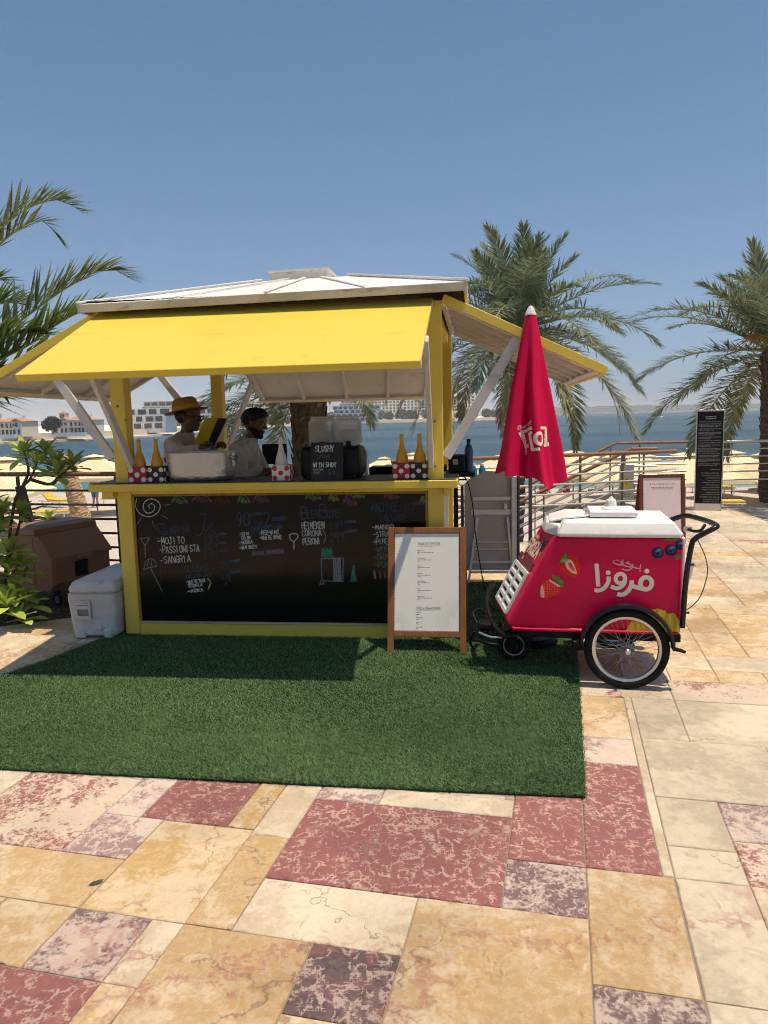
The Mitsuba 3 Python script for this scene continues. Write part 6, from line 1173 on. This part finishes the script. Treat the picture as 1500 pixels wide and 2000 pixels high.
def human(label, J, head, tilt, M, hands, shirt, trousers, skin=SKIN, sleeve=1.0):
    k = thing('person', label, 'person')
    P = {a: np.array(b, float) for a, b in J.items()}
    def limbs(g=0.0, only=None):
        m = None; B = [('pelvis', .125, 'waist', .115), ('waist', .115, 'chest', .135), ('chest', .135, 'collar', .075)]
        for s in 'lr': B += [('chest', .12, 'sh' + s, .060), ('collar', .07, 'sh' + s, .055), ('pelvis', .11, 'hip' + s, .095)]
        arms = [('sh' + s, .054, 'el' + s, .042) for s in 'lr'] + [('el' + s, .041, 'wr' + s, .027) for s in 'lr']
        legs = [('hip' + s, .088, 'kn' + s, .058) for s in 'lr'] + [('kn' + s, .056, 'an' + s, .040) for s in 'lr']
        sel = B + arms + legs if only is None else dict(top=B + arms, legs=[('pelvis', .125, 'hip' + s, .10) for s in 'lr'] + legs)[only]
        for a, ra, b, rb in sel:
            q = P[b]
            if only == 'top' and a.startswith('el'): q = P[a] + (P[b] - P[a]) * sleeve
            h = cap(P[a], ra + g, q, rb + g); m = h if m is None else m + h
        return m
    b = limbs() + cap(P['collar'], .058, P['neck'], .052)
    for s in 'lr': b += cap(P['an' + s] - V(0, 0, .02), .038, P['an' + s] + V(.14, 0, -.04), .030)
    rot = trimesh.transformations.rotation_matrix(math.radians(tilt), (0, 1, 0))[:3]; rot[:, 3] = P['head']
    hm = head_man().transform(rot)
    body = tri2man(rounded_off(b, .022, 10)) + tri2man(rounded_off(hm + cap(P['neck'] - V(0, 0, .03), .050, P['head'] + V(-.01, 0, -.05), .055), .010, 5))
    for a in hands:
        h = None
        for q in hand_bones(P['wr' + a[0]], *a[1:]): c = cap(q[0], q[1], q[2], q[3], 10); h = c if h is None else h + c
        body += tri2man(rounded_off(h + cap(P['el' + a[0]] * .3 + P['wr' + a[0]] * .7, .030, P['wr' + a[0]], .025), .006, 3))
    part('body', man2tri(body), skin, k, M, smooth=60)
    part('shirt', rounded_off(limbs(.017, 'top').trim_by_plane([0, 0, 1], float(P['pelvis'][2] - .07)), .02, 8), shirt, k, M, smooth=60)
    part('shirt_collar', rounded_off(cap(P['collar'] + V(0, 0, .015), .085, P['neck'] - V(.0, 0, .015), .068).trim_by_plane([0, 0, -1], -float(P['neck'][2] - .0)), .012, 3), shirt, k, M, smooth=60)
    part('trousers', rounded_off(limbs(.016, 'legs').trim_by_plane([0, 0, -1], -float(P['pelvis'][2] + .03)), .025, 6), trousers, k, M, smooth=60)
    for s in 'lr': part('shoe', rounded_off(cap(P['an' + s] - V(.03, 0, .02), .046, P['an' + s] + V(.16, 0, -.04), .038).trim_by_plane([0, 0, 1], .006), .02, 3), BLACK, k, M, smooth=60)
    HM = np.eye(4); HM[:3] = rot; HM = M @ HM
    for s in (-1, 1): part('eye', moved(trimesh.creation.icosphere(2, .0115), HM @ yaw((.0785, s * .031, .006), 0)), mat('eye', (.25, .23, .2), .2, .5) if 'mat_eye' not in scene else 'mat_eye', k, smooth=True)
    return k, HM
def standing(u, v, h, feet=.0): return dict(hipl=(u - .02, v + .085, h * .52), hipr=(u - .02, v - .085, h * .52), knl=(u + .0, v + .09, h * .275), knr=(u + .02, v - .09, h * .275), anl=(u - .03, v + .09, .075), anr=(u + .0, v - .09, .075), pelvis=(u - .02, v, h * .56), waist=(u - .01, v, h * .64))
# man with the straw hat, seen from his right, holding the yellow folder
J1 = dict(standing(.13, .88, 1.72), chest=(.15, .88, 1.30), collar=(.175, .88, 1.43), neck=(.21, .88, 1.505), head=(.240, .88, 1.632), shl=(.16, 1.06, 1.405), shr=(.16, .70, 1.405), elr=(.27, .61, 1.345), wrr=(.405, .615, 1.375), ell=(.33, 1.06, 1.25), wrl=(.46, .80, 1.375))
k1, H1 = human('man in a straw hat and pale shirt reading a yellow folder behind the counter', J1, None, 4, MK, [('r', (.8, .1, .55), (-.4, -.2, .9), 38, -1), ('l', (.75, -.35, .5), (-.4, .2, .9), 38, 1)], LINEN, TROU)
HAT = H1 @ trimesh.transformations.rotation_matrix(math.radians(-13), (0, 1, 0)) @ yaw((-.012, 0, .062), 0)
hat = part('hat', moved(lathe([(.175, -.004), (.14, .004), (.106, .004), (.101, .05), (.090, .090), (.070, .106), (.035, .100), (0, .094), (0, .088), (.06, .098), (.094, .045), (.100, -.004), (.14, -.004), (.175, -.012)], 36), HAT @ np.diag([1.08, .92, 1, 1.0])), STRAW, k1, smooth=50)
part('hat_band', moved(lathe([(.1075, .006), (.1045, .040), (.1065, .040), (.1095, .006)], 36), HAT @ np.diag([1.08, .92, 1, 1.0])), BANDY, hat, smooth=50)
part('glasses', join([tube([(.097, -.052, .012), (.103, -.03, .018), (.106, -.008, .012), (.108, .008, .012), (.103, .03, .018), (.097, .052, .012)], .0035, 6), tube([(.097, -.052, .012), (.04, -.083, .016), (-.02, -.092, .016)], .003, 6), tube([(.097, .052, .012), (.04, .083, .016), (-.02, .092, .016)], .003, 6)] + [tube([(.103 + .004 * math.cos(a), s * .031 + .022 * math.cos(a), .002 + .018 * math.sin(a)) for a in np.linspace(0, 2 * np.pi, 15)], .003, 6) for s in (-1, 1)]), BLACK, k1, H1)
hair = m3.Manifold.batch_hull([SP((-.012, 0, .030), .0925), SP((-.040, 0, .018), .083)]).trim_by_plane([-1, 0, .25], .0)
part('hair', rounded_off(hair, .012, 2), HAIR, k1, H1, smooth=60)
fo = thing('yellow_folder', 'yellow menu folder with a dark page held by the man in the straw hat', 'menu folder')
def slab4(q, off, t):
    a = [np.array(p) for p in q]; n = unit(np.cross(a[1] - a[0], a[3] - a[0])); return hexa([p + n * o for p in a for o in (off, off + t)])
part('cover', slab4([(.367, .60, 1.385), (.482, .60, 1.617), (.572, .66, 1.627), (.462, .66, 1.40)], 0, .008), mat('folder_yellow', (.50, .40, .02), .5, .3), fo, MK)
QP = [(.436, .672, 1.40), (.545, .672, 1.620), (.626, .72, 1.616), (.500, .72, 1.385)]
part('page', slab4(QP, 0, .006), mat('folder_page', (.012, .018, .03), .25, .5), fo, MK); part('edge', slab4([(.500, .722, 1.385), (.626, .722, 1.618), (.640, .735, 1.618), (.512, .735, 1.385)], 0, .006), WHITECARD, fo, MK)
# man with black hair and beard, looking down at the till
J2 = dict(standing(.665, .95, 1.68), chest=(.67, .95, 1.27), collar=(.705, .95, 1.385), neck=(.74, .945, 1.45), head=(.79, .94, 1.572), shl=(.685, 1.13, 1.355), shr=(.685, .77, 1.355), elr=(.74, .68, 1.12), wrr=(.91, .66, 1.195), ell=(.815, 1.12, 1.12), wrl=(.985, 1.02, 1.17))
k2, H2 = human('man with short black hair and beard in a pale shirt looking down behind the counter', J2, None, 14, MK, [('r', (.95, .1, -.12), (-.1, -.3, 1), 22, -1), ('l', (.95, -.1, -.05), (-.1, .2, 1), 22, 1)], LINEN, TROU, sleeve=.92)
ha = m3.Manifold.batch_hull([SP((-.014, 0, .036), .096), SP((-.044, 0, .026), .084), SP((.036, 0, .060), .070)]).trim_by_plane([-.55, 0, .83], .012)
hh = rounded_off(ha, .007, 1); hh.vertices += hh.vertex_normals * ((meshkit.noise(hh.vertices * 60) - .4) * .010)[:, None]; part('hair', hh, HAIR, k2, H2, smooth=70)
be = m3.Manifold.batch_hull([SP((.030, .030, -.045), .046), SP((.030, -.030, -.045), .046), SP((.050, .018, -.085), .032), SP((.050, -.018, -.085), .032), SP((.068, 0, -.098), .022), SP((-.01, .05, -.03), .032), SP((-.01, -.05, -.03), .032)]).trim_by_plane([0, 0, -1], .040) 
be = rounded_off(be, .009, 2); be.vertices += be.vertex_normals * (meshkit.noise(be.vertices * 90) * .004)[:, None]; part('beard', be, HAIR, k2, H2, smooth=70)
part('watch', tube([V(*J2['wrr']) - V(.035, -.004, .016), V(*J2['wrr']) - V(.012, -.001, .006)], .036, 14), BLACK, k2, MK)
# ---- people on the beach, a few pixels each
def small_person(label, x, y, pose, skin, garment, gname, hatc=None, hgt=1.74, face=0):
    k = thing('person', label, 'person'); M = yaw((x, y, float(sand_z(x, y))), face); s = hgt / 1.74
    if pose == 'stand':
        B = [((0, 0, .95), .13, (0, 0, 1.15), .13), ((0, 0, 1.15), .13, (0, 0, 1.36), .14), ((0, 0, 1.36), .12, (0, 0, 1.48), .06), ((0, 0, 1.48), .05, (.02, 0, 1.56), .05), ((.02, 0, 1.62), .095, (.03, 0, 1.64), .095)]
        for q in (-1, 1): B += [((0, q * .1, .93), .10, (.04 * q, q * .11, .5), .07), ((.04 * q, q * .11, .5), .065, (-.03 * q, q * .11, .09), .045), ((-.03 * q, q * .11, .06), .045, (-.03 * q + .14, q * .11, .04), .035), ((0, q * .14, 1.40), .065, (.02, q * .24, 1.12), .05), ((.02, q * .24, 1.12), .045, (.14, q * .22, .90), .035), ((.14, q * .22, .90), .035, (.18, q * .21, .80), .03)]
        G = [((0, 0, .95), .15, (0, 0, 1.02), .15)] + [((0, q * .1, .93), .118, (.03 * q, q * .11, .58), .095) for q in (-1, 1)]; HC = V(.03, 0, 1.64)
    else:
        B = [((0, 0, .16), .14, (-.05, 0, .42), .13), ((-.05, 0, .42), .13, (-.06, 0, .62), .13), ((-.06, 0, .62), .1, (-.03, 0, .72), .06), ((-.03, 0, .72), .05, (-.01, 0, .80), .05), ((0, 0, .86), .095, (.01, 0, .88), .095)]
        for q in (-1, 1): B += [((0, q * .1, .14), .10, (.36, q * .13, .34), .07), ((.36, q * .13, .34), .065, (.62, q * .12, .07), .045), ((.62, q * .12, .05), .04, (.74, q * .12, .05), .03), ((-.05, q * .15, .63), .06, (.02, q * .22, .38), .05), ((.02, q * .22, .38), .045, (.24, q * .17, .36), .035)]
        G = [((0, 0, .16), .155, (-.02, 0, .26), .15)] + [((0, q * .1, .14), .115, (.2, q * .12, .25), .095) for q in (-1, 1)]; HC = V(.01, 0, .88)
    D = np.diag([s, s, s, 1.0]); part('body', body_of(B, .05, 6, 10), skin, k, M @ D, smooth=60); part(gname, body_of(G, .05, 4, 10), garment, k, M @ D, smooth=60)
    part('hair', rounded_off(SP(HC + V(-.015, 0, .02), .103, 10).trim_by_plane([-.5, 0, .85], float(HC[2] * .85 - HC[0] * .5)), .05, 1), HAIR, k, M @ D, smooth=60)
    if hatc: part('cap', moved(lathe([(.16, 0), (.105, .01), (.10, .09), (.05, .13), (0, .135)], 14), M @ D @ yaw((HC[0], 0, HC[2] + .03), 0)), hatc, k)
BLUE = mat('shorts_blue', (.02, .19, .48), .7, .2); REDF = mat('cloth_red', (.28, .02, .03), .7, .2); OR_ = mat('cloth_orange', (.45, .20, .08), .7, .2); NAVY = mat('cap_dark', (.05, .01, .02), .7, .2)
small_person('bare chested man in blue shorts and dark cap standing on the sand near the kiosk', -15.45, 39.6, 'stand', SKIN2, BLUE, 'shorts', NAVY, 1.78, -100)
small_person('seated sunbather with orange shorts left of the leaning beach trunk', -15.8, 30.5, 'sit', SKIN2, OR_, 'shorts', None, 1.7, 20)
small_person('seated sunbather under the parasol left of the shrub branch', -17.6, 33, 'sit', SKIN2, NAVY, 'shorts', None, 1.7, 0)
small_person('person in red sitting on the sand behind the parasol pole', 8.6, 40, 'sit', SKIN2, REDF, 'shorts', None, 1.7, -60)
small_person('person with pale cap on the sand behind the steps', 10.2, 41, 'sit', SKIN2, REDF, 'shorts', CANVAS, 1.7, 200)
small_person('dark haired bather standing in front of the sea above the brown A-frame board', 13.5, 39.5, 'stand', SKIN2, NAVY, 'shorts', None, 1.7, 90)

# ================================================================ HAZE
scene['haze_medium'] = {'type': 'homogeneous', 'albedo': 0.95, 'sigma_t': 0.0003}
scene['haze'] = {'type': 'cube', 'to_world': T().translate([0, 4350, 25]).scale([9300, 4550, 37]), 'bsdf': {'type': 'null'}, 'interior': {'type': 'ref', 'id': 'haze_medium'}}
labels['haze'] = {'kind': 'stuff', 'label': 'thin sea haze over the water'}
scene['camera']['medium'] = {'type': 'ref', 'id': 'haze_medium'}
